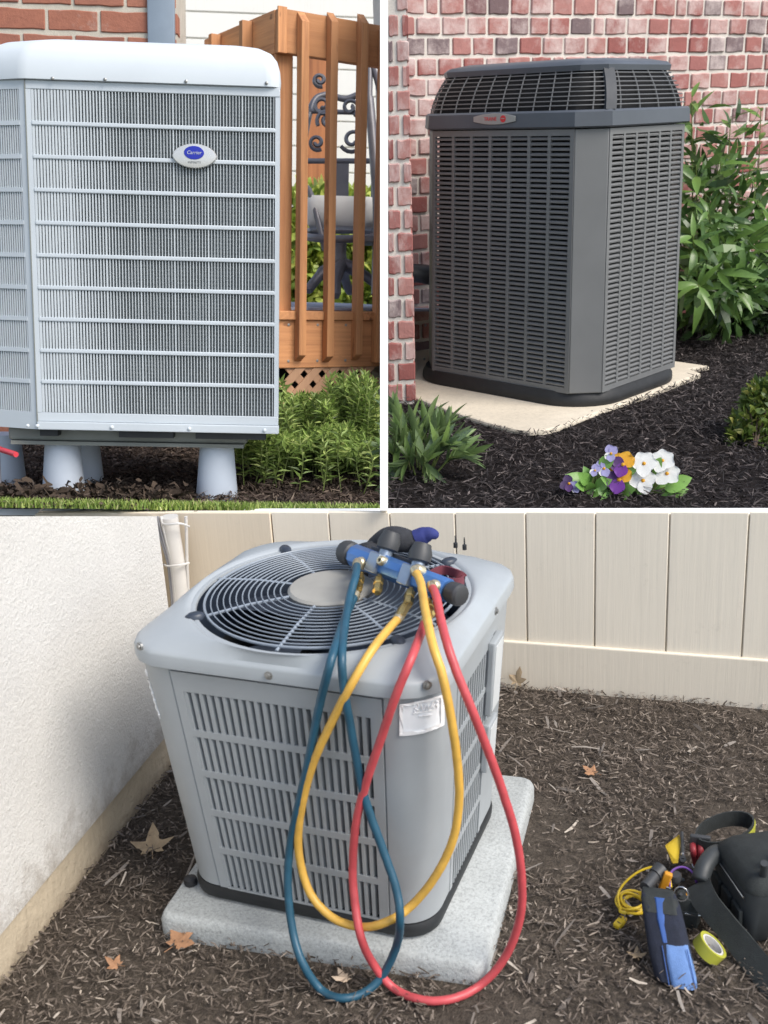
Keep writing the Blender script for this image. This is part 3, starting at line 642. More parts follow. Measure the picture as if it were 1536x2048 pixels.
# dry leaves: lobed, curled
m_dry = {}
for nm, c in (('tan', (.42, .31, .19)), ('brown', (.36, .19, .10)), ('pale', (.52, .40, .29))): m_dry[nm] = paint('dry_leaf_' + nm, c, .7, .3, 30, bump=.3, bscale=120)
def maple(L, seed):
    rg = random.Random(seed); out = []; tips = [(-2.3, .55), (-1.25, .85), (0, 1.0), (1.2, .8), (2.2, .5)]
    for i, (a, r) in enumerate(tips):
        out.append((r * math.sin(a), r * math.cos(a))); 
        out.insert(len(out) - 1, ((r * .66) * math.sin(a - .33), (r * .66) * math.cos(a - .33))); out.append(((r * .66) * math.sin(a + .33), (r * .66) * math.cos(a + .33)))
        if i < 4: a2 = (a + tips[i + 1][0]) / 2; out.append((.42 * math.sin(a2), .42 * math.cos(a2)))
    g = G(); n = len(out); kz = rg.uniform(.25, .5)
    P = [Vector((0, -.1, 0))] + [Vector((x * rg.uniform(.85, 1.1), y * rg.uniform(.85, 1.1), kz * (x * x + y * y) * rg.uniform(.3, 1.1))) for x, y in out]
    g.add([p * L for p in P], [(0, i, i + 1) for i in range(1, n)]); g.tube([Vector((0, -.1, 0)) * L, Vector((.05, -.7, .12)) * L], .018 * L, 5); return g
for i, (u, v, L, c, rz, lab) in enumerate(((305, 1695, .075, 'tan', .5, 'large tan maple leaf in the shade between stucco wall and pad'), (357, 1885, .062, 'brown', -.4, 'rust brown maple leaf at the front left corner of the pad'), (232, 1930, .035, 'brown', 1.5, 'small orange brown leaf scrap on mulch left of the pad'), (690, 1955, .035, 'pale', 2.2, 'pale curled leaf inside the blue hose loop'), (1275, 1912, .03, 'tan', .2, 'small tan leaf left of the blue tool pouch'), (1035, 1378, .05, 'tan', 2.9, 'pale tan leaf leaning at the foot of the siding wall'), (1185, 1545, .04, 'brown', 1.2, 'brown curled leaf on open mulch below the siding'))):
    p = Y3.z(u, v, GZ3 + .012); g = maple(L, i + 3)
    R = Matrix.Rotation(rz, 4, 'Z') @ Matrix.Rotation(random.uniform(-.25, .3), 4, 'X')
    if u == 1035: R = Matrix.Rotation(-.3, 4, 'Z') @ Matrix.Rotation(1.0, 4, 'X'); p.z += .03
    me = g.mesh('dry_leaf', 40); me.transform(R); o = place('dry_leaf', me, None, Y3.M @ Matrix.Translation(p), m_dry[c]); tag(o, lab, 'leaf', 'dry leaves on the bark mulch')
# ------------------------------------------------------------------ tool pile at the right
m_navy = paint('navy_canvas', (.012, .016, .032), .85, .25, 50, bump=.4, bscale=500); m_lblue = paint('light_blue_canvas', (.13, .24, .50), .75, .15, 40, bump=.4, bscale=500); m_mblue = paint('blue_lining', (.03, .09, .30), .7, .2)
m_blackc = paint('black_canvas', (.022, .026, .026), .75, .25, 40, bump=.35, bscale=400); m_greyp = paint('charcoal_vinyl', (.038, .043, .046), .5, .2, 20); m_yel = paint('yellow_plastic', (.72, .50, .03), .4, .1); m_neon = paint('neon_yellow', (.40, .40, .045), .55, .1); m_or = paint('orange_plastic', (.62, .27, .02), .4, .12); m_redp = paint('red_grip', (.30, .03, .04), .45, .15); m_chrome = paint('chrome', (.6, .6, .6), .2, .1, 20, .9)
ZG = GZ3
def TP(u, v, h): return Y3.z(u, v, ZG + h)
# blue pouch leaning back
b0 = TP(1352, 1962, .0); t0 = TP(1316, 1782, .125)
pouch = thing('tool_pouch', Y3, b0, 'navy canvas tool pouch with light blue front pocket standing on the mulch', 'pouch')
ax = (t0 - b0); ca = Y3.I @ Vector((0, 0, 0)); face = (ca - b0); face.z = 0; face.normalize(); side = Vector((-face.y, face.x, 0)); side = side if (Y3.px(b0 + side * .05)[0] > Y3.px(b0)[0]) else -side
def pring(k, w, d, off=Vector((0, 0, 0)), n=5, bulge=0):
    c = ax * k + off; return [c + side * (x + random.uniform(-.0012, .0012)) + (face + Vector((0, 0, .3))) * (y + random.uniform(-.0015, .0015)) for x, y in rr(w, d, min(w, d) * .7, n)]
part('body', G().loft([pring(0, .040, .020), pring(.03, .044, .026), pring(.3, .047, .030), pring(.6, .046, .028), pring(.85, .043, .022), pring(.97, .038, .014), pring(1.0, .034, .006)]), m_navy, pouch, 50)
off = side * .018 + face * .014
part('pocket', G().loft([pring(.02, .028, .020, off), pring(.1, .031, .024, off), pring(.3, .030, .025, off), pring(.48, .027, .021, off), pring(.5, .025, .012, off)]), m_lblue, pouch, 50)
part('pocket', G().loft([pring(.45, .024, .022, off * .7), pring(.7, .026, .021, off * .7), pring(.9, .022, .012, off * .7)]), m_navy, pouch, 50)
part('lining', G().loft([pring(.5, .006, .022, side * -.004 + face * .012), pring(.75, .010, .021, side * -.002 + face * .012), pring(.97, .014, .014, side * .002 + face * .008)]), m_mblue, pouch, 50)
for sx in (-.030, .027): part('seam', G().tube([ax * k + off + side * sx * (1 - .12 * k) + (face + Vector((0, 0, .3))) * (.0235 - .004 * abs(k - .25)) for k in (.04, .15, .3, .47)], .0012, 5), m_mblue, pouch)
part('flap', G().loft([pring(.80, .040, .024, face * .004), pring(.92, .041, .019, face * .003), pring(1.02, .034, .008)]), m_blackc, pouch, 50)
# yellow cord: coil, tail and plug
c0 = TP(1264, 1815, .012); turns = []
for k in range(150):
    t = k / 24 * 2 * PI; r = .030 + .006 * math.sin(k * .13); turns.append(c0 + Vector((r * math.cos(t) + .004 * math.sin(k * .09), r * 1.05 * math.sin(t), .006 + .018 * (k / 150) + .004 * math.sin(t * 1.7))))
cord = thing('extension_cord', Y3, c0, 'coiled yellow cord with plug beside the navy pouch', 'cord')
tail = [TP(1240, 1815, .03), TP(1236, 1790, .04), TP(1250, 1765, .06), TP(1280, 1742, .085), TP(1312, 1734, .10), TP(1335, 1745, .11), TP(1342, 1775, .10)]
part('coil', G().tube([p - c0 for p in turns], .0032, 6), m_yel, cord, 60); part('lead', G().tube([p - c0 for p in spline(tail, 6)], .003, 6), m_yel, cord, 60)
part('plug', G().obox(frame(TP(1240, 1845, .012) - c0, (.4, 1, 0.1), (1, -.4, 0)), .036, .02, .014), m_yel, cord, bevel=.004)
part('wrap', G().tube([p - c0 for p in spline([TP(1243, 1812, .02), TP(1240, 1822, .035), TP(1252, 1826, .035)], 4)], .004, 6), m_yel, cord, 60)
# black open tote
tc = TP(1545, 1825, 0); bag = thing('tool_bag', Y3, tc, 'black vinyl tool bag with charcoal sides at the right edge', 'bag')
rot = Matrix.Rotation(.5, 4, 'Z'); R_ = lambda a, b, z, k=.03: [rot @ Vector((x, y, z)) for x, y in rr(a, b, k, 4)]
part('shell', G().loft([R_(.10, .085, 0), R_(.112, .095, .01), R_(.115, .10, .10), R_(.112, .098, .135), R_(.100, .088, .137), R_(.098, .086, .03)], True, True), m_greyp, bag, 45)
part('rim', G().tube([rot @ Vector((x, y, .136)) for x, y in rr(.108, .094, .03, 4)], .006, 6, closed=True), m_blackc, bag, 60)
part('top_flap', G().loft([R_(.113, .099, .137), R_(.112, .098, .150), R_(.095, .082, .172), R_(.05, .04, .182)]), m_blackc, bag, 60)
part('zip', G().tube([rot @ Vector((-.118, y, .125)) for y in (-.08, -.03, .03, .08)], .002, 6), m_chrome, bag, 60)
for k in range(3): part('handle_tool', G().tube([rot @ Vector((-.05 + .03 * k, -.04 + .02 * k, .06)), rot @ Vector((-.075 + .03 * k, -.085 + .02 * k, .215))], .009, 8), (m_knob, m_mblue, m_redp)[k], bag, 50)
for k in range(3):
    c_ = rot @ Vector((-.118, -.055 + .055 * k, .055)); part('side_pocket', G().obox(rot @ Matrix.Translation((-.119, -.055 + .055 * k, .05)), .012, .046, .07), m_blackc, bag, bevel=.005)
for k in range(5): part('wire', G().tube(spline([rot @ Vector((-.06 + .02 * k, -.06, .12)), rot @ Vector((-.08 + .022 * k, -.075 - .004 * k, .16 + .01 * (k % 2))), rot @ Vector((-.10 + .03 * k, -.05, .125))], 5), .003, 6), (m_mblue, m_pipe, m_mblue, m_redp, m_knob)[k], bag, 60)
# wide belt across and its loop
belt = thing('tool_belt', Y3, TP(1450, 1860, 0), 'wide black webbing tool belt with neon yellow stripe draped across the tool bag', 'belt')
bo = TP(1450, 1860, 0)
B1 = [TP(u, v, h) - bo for u, v, h in ((1395, 1768, .10), (1410, 1800, .095), (1440, 1838, .07), (1475, 1880, .04), (1510, 1925, .02), (1560, 1985, .014))]
part('webbing', strap(Y3, B1, side + Vector((0, 0, .5)) + face * .2, .062, None, .003), m_blackc, belt, 50)
lp = []
for k in range(20):
    t = 2 * PI * k / 20; lp.append(TP(1445 + 56 * math.cos(t) + 4, 1668 + 28 * math.sin(t) - 12 * math.cos(t), .10) - bo)
g = G(); R = [[p + Vector((0, 0, .022)), p - Vector((0, 0, .022)), p * 1 - Vector((0, 0, .022)) + (p - sum(lp, Vector()) / 20) * .06, p + Vector((0, 0, .022)) + (p - sum(lp, Vector()) / 20) * .06] for p in lp]; R.append(R[0]); g.loft(R, False, False)
part('loop', g, m_blackc, belt, 50)
lc = sum(lp, Vector()) / 20
seg = [lc + (lp[k % 20] - lc) * 1.085 for k in (-2, -1, 0, 1, 2, 3)]
part('reflective_stripe', strap(Y3, seg, (0, 0, 1), .026, None, .0015), m_neon, belt, 50)
part('buckle', G().obox(frame(TP(1400, 1688, .10) - bo, side, (0, 0, 1)), .05, .05, .014), m_knob, belt, bevel=.004)
part('shoulder_pad', G().tube(spline([TP(1400, 1762, .105) - bo, TP(1408, 1735, .125) - bo, TP(1425, 1712, .13) - bo, TP(1445, 1704, .12) - bo], 5), [.018] + [.022] * 13 + [.016, .012], 8), m_greyp, belt, 50)
# loose tools
def tool(name, lab, cat, loc): return thing(name, Y3, loc, lab, cat)
o = TP(1345, 1722, .0); w = tool('scraper', 'bright yellow plastic scraper sticking up behind the navy pouch', 'scraper', o)
poly = [TP(u, v, .09) for u, v in ((1331, 1694), (1358, 1673), (1362, 1682), (1356, 1726), (1346, 1727))]
part('blade', G().loft([[p - o for p in poly], [p - o + face * -.008 for p in poly]]), m_yel, w); part('shaft', G().tube([TP(1350, 1722, .085) - o, Vector((0, 0, .0))], .005, 6), m_yel, w, 50)
o = TP(1366, 1720, .0); w = tool('nut_driver', 'thin dark nut driver with steel rings next to the yellow scraper', 'nut driver', o)
part('shaft', G().tube([TP(1366, 1718, .09) - o, TP(1364, 1665, .10) - o], .0042, 8), m_knob, w, 50)
for k in range(4): part('ring', G().tube([TP(1366, 1712 - 7 * k, .0905) - o, TP(1366, 1709 - 7 * k, .0905) - o], .0058, 8), m_chrome, w, 50)
part('handle', G().tube([TP(1366, 1718, .09) - o, Vector((0, 0, 0))], .008, 8), m_knob, w, 50)
o = TP(1392, 1730, .0); w = tool('pliers', 'pliers with red grips under the belt buckle', 'pliers', o)
for d in (-6, 8): part('grip', G().tube(spline([TP(1392 + d, 1688, .10) - o, TP(1393 + d, 1705, .09) - o, TP(1392, 1730, .03) - o], 5), .008, 8), m_redp, w, 50)
part('jaw', G().tube([TP(1392, 1730, .03) - o, Vector((0, 0, 0))], [.010, .006], 8), m_chrome, w, 50)
o = TP(1330, 1790, .0); w = tool('utility_knife', 'orange utility knife poking out of the navy pouch', 'knife', o)
part('body', G().obox(frame(TP(1331, 1762, .115) - o, side * .3 + Vector((0, 0, 1)), side), .05, .02, .014), m_or, w, bevel=.004); part('blade', G().obox(frame(TP(1333, 1785, .105) - o, side * .3 + Vector((0, 0, 1)), side), .03, .01, .003), m_chrome, w)
o = TP(1378, 1825, .0); w = tool('level', 'small orange pocket level between navy pouch and tape measure', 'level', o)
part('body', G().obox(frame(TP(1378, 1805, .06) - o, Vector((0, 0, 1)) + side * .15, side), .05, .024, .016), m_or, w, bevel=.003); part('vial', G().tube([TP(1370, 1826, .05) - o, TP(1402, 1831, .05) - o], .004, 8), m_chrome, w, 50)
part('rod', G().tube([TP(1378, 1812, .055) - o, Vector((0, 0, 0))], .006, 8), m_or, w, 50)
o = TP(1418, 1915, .0); w = tool('tape_roll', 'yellow green roll of tape standing on its edge by the blue pocket', 'tape roll', o)
Mx = Matrix.Translation(Vector((0, 0, .026))) @ (face * -.15 + Vector((0, 0, 1.0)) + side * .75).normalized().to_track_quat('Z', 'Y').to_matrix().to_4x4()
part('tape', G().lathe([(.029, -.014), (.036, -.014), (.036, .014), (.029, .014), (.029, -.014)], 26, Mx, False, False), m_neon, w, 40); part('core', G().lathe([(.024, -.013), (.0285, -.013), (.0285, .013), (.024, .013), (.024, -.013)], 22, Mx, False, False), m_pipe, w, 40)
o = TP(1330, 1795, 0); w = tool('flashlight', 'black flashlight with knurled head lying across the pouch top', 'flashlight', o)
part('barrel', G().tube([TP(1290, 1775, .12) - o, TP(1312, 1748, .125) - o], .014, 10), m_knob, w, 40); part('head', G().tube([TP(1310, 1750, .125) - o, TP(1322, 1738, .13) - o], [.017, .020], 12), m_knob, w, 40); part('stand', G().tube([TP(1300, 1765, .12) - o, Vector((0, 0, 0))], .008, 8), m_knob, w, 50)
o = TP(1362, 1790, 0); w = tool('key_ring', 'steel split ring clipped to the navy pouch', 'key ring', o)
rc = TP(1362, 1788, .11) - o; part('ring', G().tube([rc + side * .016 * math.cos(t) + (Vector((0, 0, 1)) - face * .3) * .016 * math.sin(t) for t in [2 * PI * k / 20 for k in range(20)]], .002, 6, closed=True), m_chrome, w, 60); part('clip', G().tube([rc, Vector((0, 0, .0))], .004, 6), m_knob, w, 50)
o = TP(1375, 1850, 0); w = tool('nozzle_holster', 'black nylon holster between the navy pouch and the wide belt', 'holster', o)
part('body', G().loft([[Vector((x, y, z)) for x, y in rr(a_, b_, .012, 4)] for z, a_, b_ in ((0, .022, .018), (.02, .028, .022), (.07, .03, .022), (.085, .026, .018))]), m_blackc, w, 50); part('strap', G().obox(Matrix.Translation((0, -.022, .05)), .05, .004, .012), m_greyp, w, bevel=.001)
o = TP(1365, 1760, 0); w = tool('socket_wrench', 'dark socket wrench leaning by the key ring', 'wrench', o)
part('shaft', G().tube([Vector((0, 0, 0)), TP(1350, 1755, .10) - o], .006, 8), m_steel, w, 50); part('head', G().lathe([(.014, -.008), (.016, 0), (.014, .010)], 12, Matrix.Translation(TP(1350, 1755, .10) - o)), m_knob, w, 40)
m_purp = paint('purple_cable', (.14, .05, .28), .5, .1)
o = TP(1375, 1770, 0); g = G().tube(spline([TP(u, v, h) for u, v, h in ((1340, 1775, .10), (1342, 1745, .115), (1362, 1734, .12), (1382, 1742, .115), (1392, 1760, .10), (1400, 1800, .01))], 6), .003, 6)
solo('purple_cable', Y3, g, m_purp, 'thin purple cable arching between the navy pouch and the belt', 'cable', smooth=60, loc=o)

# ================================================================== white coping board and white partition board that part the yards
def VF(p): return Vector(p)
_view = Yard(0, 0, 0, (0, 0, 0), 1); _view.M = W
sl = Y3.V @ (SA + SD * -3.2 + SN * .05); sr = Y3.V @ (SA + SD * 1.9 + SN * .05)
a = Vector((sl.x, sl.y, 0)); b = Vector((sr.x, sr.y, 0)); th = .0108
g = G(); g.add([(a.x, a.y - .03, -th), (b.x, b.y - .03, -th), (b.x, b.y + .09, -th), (a.x, a.y + .09, -th), (a.x, a.y, th), (b.x, b.y, th), (b.x, b.y + .09, th), (a.x, a.y + .09, th)], [(0, 3, 2, 1), (4, 5, 6, 7), (0, 1, 5, 4), (1, 2, 6, 5), (2, 3, 7, 6), (3, 0, 4, 7)])  # front face leaned upward so its shape catches more skylight and looks whiter
solo('coping_board', _view, g, M_white, 'white board capping the siding wall below both upper yards', 'board', bevel=.001, loc=(0, (a.y + b.y) / 2, 0))
py0 = 3.12; g = G().box(-.0112, .0112, py0, py0 + .07, .004, 1.9)
solo('partition_board', _view, g, M_white, 'tall white board standing upright between the two upper yards', 'partition', bevel=.001, loc=(0, py0 + .035, 0))

# ================================================================== UPPER RIGHT YARD: charcoal unit by a brick house
A2, B2, C2, CL2, ZB2, H2, T2 = .3713, .2967, .0744, .11, .0451, .8487, -.0375
HC2 = 1.0441
def s2(z): return 1 - T2 * (1 - z / H2)
def q2(x, y, z): return Vector((x * s2(z), y * s2(z), z))
m_u2 = paint('charcoal_enamel', (.15, .153, .154), .45, .08, 6); m_u2c = paint('slate_cap_plastic', (.072, .082, .098), .40, .1, 6); m_u2w = paint('grey_grille_wire', (.125, .125, .125), .4, .1); m_void = paint('interior_shade_black', (.004, .004, .005), .9, .1)  # near-black fill stands in for shade inside the unit and under the deck
m_u2b = paint('black_skirt', (.014, .014, .015), .55, .25, 30)
m_strut = paint('dark_cap_strut', (.035, .04, .048), .6, .1)  # cap plastic darkened in colour to offset the light on the sloping struts
def octa(a, b, c, cl): return [(-a + cl, -b), (a - c, -b), (a, -b + c), (a, b - c), (a - c, b), (-a + cl, b), (-a, b - cl), (-a, -b + cl)]
def oct_ring(d, z, k=1): return [q2(x * k, y * k, z) for x, y in octa(A2 + d, B2 + d, C2 + d * .4, CL2 + d * .4)]
ac2 = thing('air_conditioner', Y2, (0, 0, 0), 'tall charcoal air conditioner with chamfered corners beside the brick wall', 'air conditioner')
def dense(ring, n=5):
    out = []
    for i, p in enumerate(ring):
        q = ring[(i + 1) % len(ring)]
        for k in range(n): out.append(p.lerp(q, k / n))
    return out
skr = lambda d, z: [q2(x, y, z) for x, y in rr(A2 + .006 + d * .5, B2 + .006 + d * .5, .17, 8)]
part('skirt', G().loft([skr(.012, .0008), skr(.016, .01), skr(.014, .026), skr(.006, .036), skr(.0, ZB2 + .002)]), m_u2b, ac2, 50)
part('core', G().loft([oct_ring(-.03, .03), oct_ring(-.03, H2)]), m_void, ac2)  # near-black block painted in for the shade behind the louvers
O = octa(A2, B2, C2, CL2)
def face_fn(i):
    p, q = Vector((*O[i], 0)), Vector((*O[(i + 1) % 8], 0)); L = (q - p).length; t = (q - p) / L; n = Vector((t.y, -t.x, 0))
    def f(x, d, z): w = p + t * x - n * d; r = q2(w.x, w.y, z); return r
    return f, L
for i in (1, 3, 5, 7):
    f, L = face_fn(i); part('corner_post', G().box(.0015, L - .0015, 0, .012, ZB2, H2 - .002, f), m_u2, ac2, bevel=.003)
for i, cols in ((0, 7), (2, 6), (4, 5), (6, 4)):
    f, L = face_fn(i); e = .016; z0, z1 = ZB2 + .018, H2 - .02; g = G()
    x0g = e if i else .012
    g.box(.001, x0g, 0, .010, ZB2, H2 - .002, f); g.box(L - e, L - .001, 0, .010, ZB2, H2 - .002, f); g.box(x0g, L - e, 0, .010, ZB2, z0, f); g.box(x0g, L - e, 0, .010, z1, H2 - .002, f)
    part('panel_frame', g, m_u2, ac2)
    wcol = (L - e - x0g) / cols
    for k in range(1, cols): part('rib', G().box(x0g + wcol * k - .0055, x0g + wcol * k + .0055, .0005, .010, z0, z1, f), m_u2, ac2)
    if i > 3: continue
    N = 50; pz = (z1 - z0) / N
    gb = G(); prof = [(.0015, 0), (.0005, pz * .30), (.004, pz * .52), (.012, pz * .62), (.012, pz * .50), (.006, pz * .40), (.0035, 0)]
    Lw = L - e - x0g
    gb.loft([[(x, d, z) for d, z in prof] for x in (-Lw / 2, Lw / 2)])
    me = gb.mesh('louver', 50)
    c0 = Vector((*O[i], 0)).lerp(Vector((*O[(i + 1) % 8], 0)), (x0g + Lw / 2) / L); t = (Vector((*O[(i + 1) % 8], 0)) - Vector((*O[i], 0))).normalized(); nin = Vector((-t.y, t.x, 0))
    for k in range(N):
        z = z0 + pz * (k + .2); c = q2(c0.x, c0.y, z); s = s2(z); R = Matrix((t * s, nin, Vector((0, 0, 1)))).transposed().to_4x4(); R.translation = Vector((c.x, c.y, z)); place('louver', me, ac2, R, m_u2)
# cap: band, sloping wire grille, lid
HB = H2 + .052
cap = part('cap_band', G().loft([dense(oct_ring(.006, H2 + .001)), dense(oct_ring(.013, H2 + .006)), dense(oct_ring(.011, HB - .006)), dense(oct_ring(.004, HB))]), m_u2c, ac2, 30)
S1x, S1y, yo = .326, .238, .006
def lid_ring(d, z): return [Vector((x, y + yo, z)) for x, y in octa(S1x + d, S1y + d, .06, .08)]
b_ring = oct_ring(-.002, HB); t_ring = lid_ring(-.004, HC2 - .028)
def crn(f, bulge=.009):            # slightly bulging slope between band and lid
    out = []
    for p, q in zip(b_ring, t_ring):
        w = p.lerp(q, f); o = Vector((w.x, w.y, 0)).normalized() * bulge * math.sin(PI * f) ** .8; out.append(w + o)
    return out
part('fan_shade_fill', G().loft([[Vector((p.x * .975, p.y * .965, p.z)) for p in crn(f)] for f in (0, .25, .5, .75, 1)]), m_void, ac2, 40)  # solid near-black filler standing in for the shade inside the cap
for k in range(1, 9):
    r = crn(k / 9); part('grille_wire', G().tube(dense(r, 4), .0021, 5, closed=True), m_u2w, ac2, 60)
def slope_pt(i, x, f): r = crn(f); return r[i].lerp(r[(i + 1) % 8], x)
for i, n in ((0, 9), (1, 1), (2, 4), (3, 1), (4, 8), (5, 1), (6, 4), (7, 2)):
    for k in range(n):
        x = (k + .5) / n if n > 1 else .5; part('grille_wire', G().tube([slope_pt(i, x, f) for f in (0, .25, .5, .75, 1)], .0024, 5), m_u2w, ac2, 60)
for i in (2, 4, 6, 0):
    P = [(crn(f)[i] - Vector((0, 0, 0))) for f in (0, .2, .4, .6, .8, 1)]; d = Vector((-P[0].y, P[0].x, 0)).normalized(); g = G()
    g.loft([[p + d * .017 + Vector((p.x, p.y, 0)).normalized() * .006, p - d * .017 + Vector((p.x, p.y, 0)).normalized() * .006, p - d * .017 - Vector((p.x, p.y, 0)).normalized() * .01, p + d * .017 - Vector((p.x, p.y, 0)).normalized() * .01] for p in P]); 
    if i: part('cap_strut', g, m_strut, ac2, 40)
part('cap_lid', G().loft([dense(lid_ring(-.012, HC2 - .036), 4), dense(lid_ring(.002, HC2 - .034), 4), dense(lid_ring(.004, HC2 - .018), 4), dense(lid_ring(-.006, HC2 - .008), 4), dense(lid_ring(-.05, HC2 + .002), 4), dense(lid_ring(-.14, HC2 + .006), 4)]), m_u2c, ac2, 35)
# badge on the band: lens-shaped plate, red lettering and round mark
bc = Y2.y(989, 238, -B2 - .014); m_badge = paint('brushed_badge', (.36, .36, .35), .35, .08, 30, .5); m_redl = paint('red_print', (.60, .03, .035), .4, .05)
tx = Vector((1, 0, 0)); Mb = frame((bc.x, -B2 * s2(H2 + .03) - .0135, bc.z), tx, (0, 0, 1))
bl = .082; poly = [(bl * t, .0165 * (1 - .55 * t * t)) for t in [-1 + .2 * k for k in range(11)]]; poly = poly + [(x, -y) for x, y in reversed(poly)]
bd = part('badge', G().prism(poly, 0, .004, Mb), m_badge, ac2, bevel=.001, label='grey badge with red lettering')
me = text_mesh('TRANE', .016, .0005); place('lettering', me, bd, Mb @ Matrix.Translation((-.014, 0, .0045)), m_redl)
part('round_mark', G().lathe([(.0105, .0), (.0105, .0010)], 20, Mb @ Matrix.Translation((.036, 0, .0042))), m_redl, bd)
part('round_mark_bar', G().obox(Mb @ Matrix.Translation((.036, .001, .0056)), .012, .0022, .0006), m_badge, bd)

# pad
m_pad2 = concrete('warm_concrete', (.62, .55, .44), .22, .6, .3)
PP = [Y2.z(u, v) for u, v in ((812, 788), (900, 822), (975, 845), (1030, 858), (1060, 861), (1090, 860), (1120, 853), (1160, 838), (1403, 746), (1380, 737))]
PP += [Vector((.38, .5, 0)), Vector((-.75, .5, 0)), Vector((-.75, -.2, 0))]
PP = [(p.x, p.y) for p in PP]
g = G().prism(PP, -.09, 0); solo('concrete_pad', Y2, g, m_pad2, 'pale tan concrete slab under the charcoal unit with a rounded front corner', 'pad', bevel=.008, loc=(0, 0, -.09))
# ground
GZ2 = -.012
def k2(x, y):
    c = Y2.V @ Vector((x, y, GZ2)); return c.x > .012 and c.y > 1.5 and (Y3.I @ c - SA).dot(SN) < -.06
m_soil2 = soil('black_mulch_soil', (.012, .009, .009), (.028, .021, .02), 22)
ground_sheet('mulch_bed', Y2, -4.5, 4.5, -3.5, 6, GZ2 - .004, 200, .008, m_soil2, 4, 5, keep=k2)
def inpoly(x, y, P):
    c = False; j = len(P) - 1
    for i in range(len(P)):
        if (P[i][1] > y) != (P[j][1] > y) and x < (P[j][0] - P[i][0]) * (y - P[i][1]) / (P[j][1] - P[i][1]) + P[i][0]: c = not c
        j = i
    return c
def rej2(x, y):
    if inpoly(x, y, PP): return True
    c = Y2.V @ Vector((x, y, GZ2)); u, v = 768 + FPX * c.x / c.y, 1024 - FPX * c.z / c.y
    return not (774 < u < 1640 and 560 < v < 1024 and c.y > 2)
m_mul2 = island('black_bark_shreds', [(0, (.010, .0075, .008)), (.45, (.022, .016, .016)), (.72, (.05, .039, .037)), (.92, (.105, .085, .08)), (1, (.21, .175, .165))], .75, .3, .4)
xy = scatter(Y2, 70000, (-.6, 1.9, -1.5, 1.6), GZ2, rej2, 21)
chips('bark_mulch', Y2, xy, GZ2, (.010, .030), (.0022, .0055), m_mul2, .35, .009, .2, 'black shredded bark mulch bed around the pale slab', 'mulch', 22)

# brick house wall
m_brick = brick_mat('washed_red_brick', [(0, (.29, .095, .085)), (.3, (.36, .135, .12)), (.6, (.45, .22, .195)), (.90, (.35, .13, .12)), (.94, (.16, .12, .125)), (1, (.22, .165, .17))], .55, (.66, .55, .52))
m_mort = concrete('pale_lime_mortar', (.70, .64, .58), .15, 2, .4)
def brick_meshes(lens, h, d, jit=.0035, seed=0):
    out = []
    for i, L in enumerate(lens):
        rg = random.Random(seed + i); g = G(); nx = 4; xs = [-L / 2 + L * k / nx for k in range(nx + 1)]
        R = [[(x + rg.uniform(-jit, jit) * .5, 0, -h / 2 + rg.uniform(-jit, jit)), (x, 0, h / 2 + rg.uniform(-jit, jit)), (x, d, h / 2), (x, d, -h / 2)] for x in xs]
        g.loft(R); me = g.mesh('brick'); bevel_mesh(me, .0035, 1); out.append(me)
    return out
CH = .0705; lens = [.046, .078, .088, .096, .064]; BM = [brick_meshes(lens, CH - .013, .05, .0026, seed=40 + 10 * q) for q in range(4)]
PA = Y2.at(832, 640, 5.5); PB = Y2.at(1500, 500, 6.3); PA.z = PB.z = 0; WD = (PB - PA).normalized(); WN = Vector((WD.y, -WD.x, 0))
house = thing('brick_wall', Y2, PA, 'whitewashed red brick house wall behind the charcoal unit and shrubs', 'wall')
gw = G().box(-.03, 2.6, .006, .25, -.1, 1.6, lambda x, y, z: WD * x - WN * y + Vector((0, 0, z))); part('mortar', gw, m_mort, house)
rg = random.Random(5); Rw = Matrix((WD, -WN, Vector((0, 0, 1)))).transposed().to_4x4(); nb = 0
for r in range(22):
    z = CH * (r + .5) - .03; x = -.028
    if r % 2: x += .0
    first = True
    while x < 2.0:
        k = rg.choice([0, 1, 2, 2, 3, 3, 3]) if not first else (0 if r % 2 else 2); first = False; L = lens[k]; xc = x + L / 2; x += L + .0115
        p = PA + WD * xc + Vector((0, 0, z)); u, v, dd = Y2.px(p)
        if v < -40 or u > 1600 or v > 720: continue
        if 930 < u < 1300 and 175 < v < 700: continue
        if u > 1480 and v > 560: continue
        M = Rw.copy(); M.translation = WD * xc + Vector((0, 0, z)) + WN * rg.uniform(-.002, .003); place('brick', rg.choice(BM)[k], house, M, m_brick); nb += 1
pf = Y2.z(832, 800); cxv = (Y2.I.to_3x3() @ Vector((1, 0, 0))); cxv.z = 0; cxv.normalize(); cyv = Vector((-cxv.y, cxv.x, 0))
pier = thing('brick_pier', Y2, pf, 'whitewashed brick pier standing at the left edge before the brick wall', 'pier')
def pier_w(z, y=0.0, lim=.015):     # width left of the pier's right edge, up to the partition
    a_ = Y2.V @ (pf + cyv * y + Vector((0, 0, z))); b_ = Y2.V @ (pf + cyv * y + cxv * -.1 + Vector((0, 0, z))); return (a_.x - lim) / ((a_.x - b_.x) / .1)
P_ = []
for z in (-.1, 1.38):
    for y in (.006, .42): P_ += [-cxv * pier_w(z, y) + cyv * y + Vector((0, 0, z)), -cxv * .006 + cyv * y + Vector((0, 0, z))]
part('mortar', G().add(P_, [(0, 2, 3, 1), (4, 5, 7, 6), (0, 1, 5, 4), (2, 6, 7, 3), (0, 4, 6, 2), (1, 3, 7, 5)]), m_mort, pier)
Rp = Matrix((cxv, cyv, Vector((0, 0, 1)))).transposed().to_4x4()
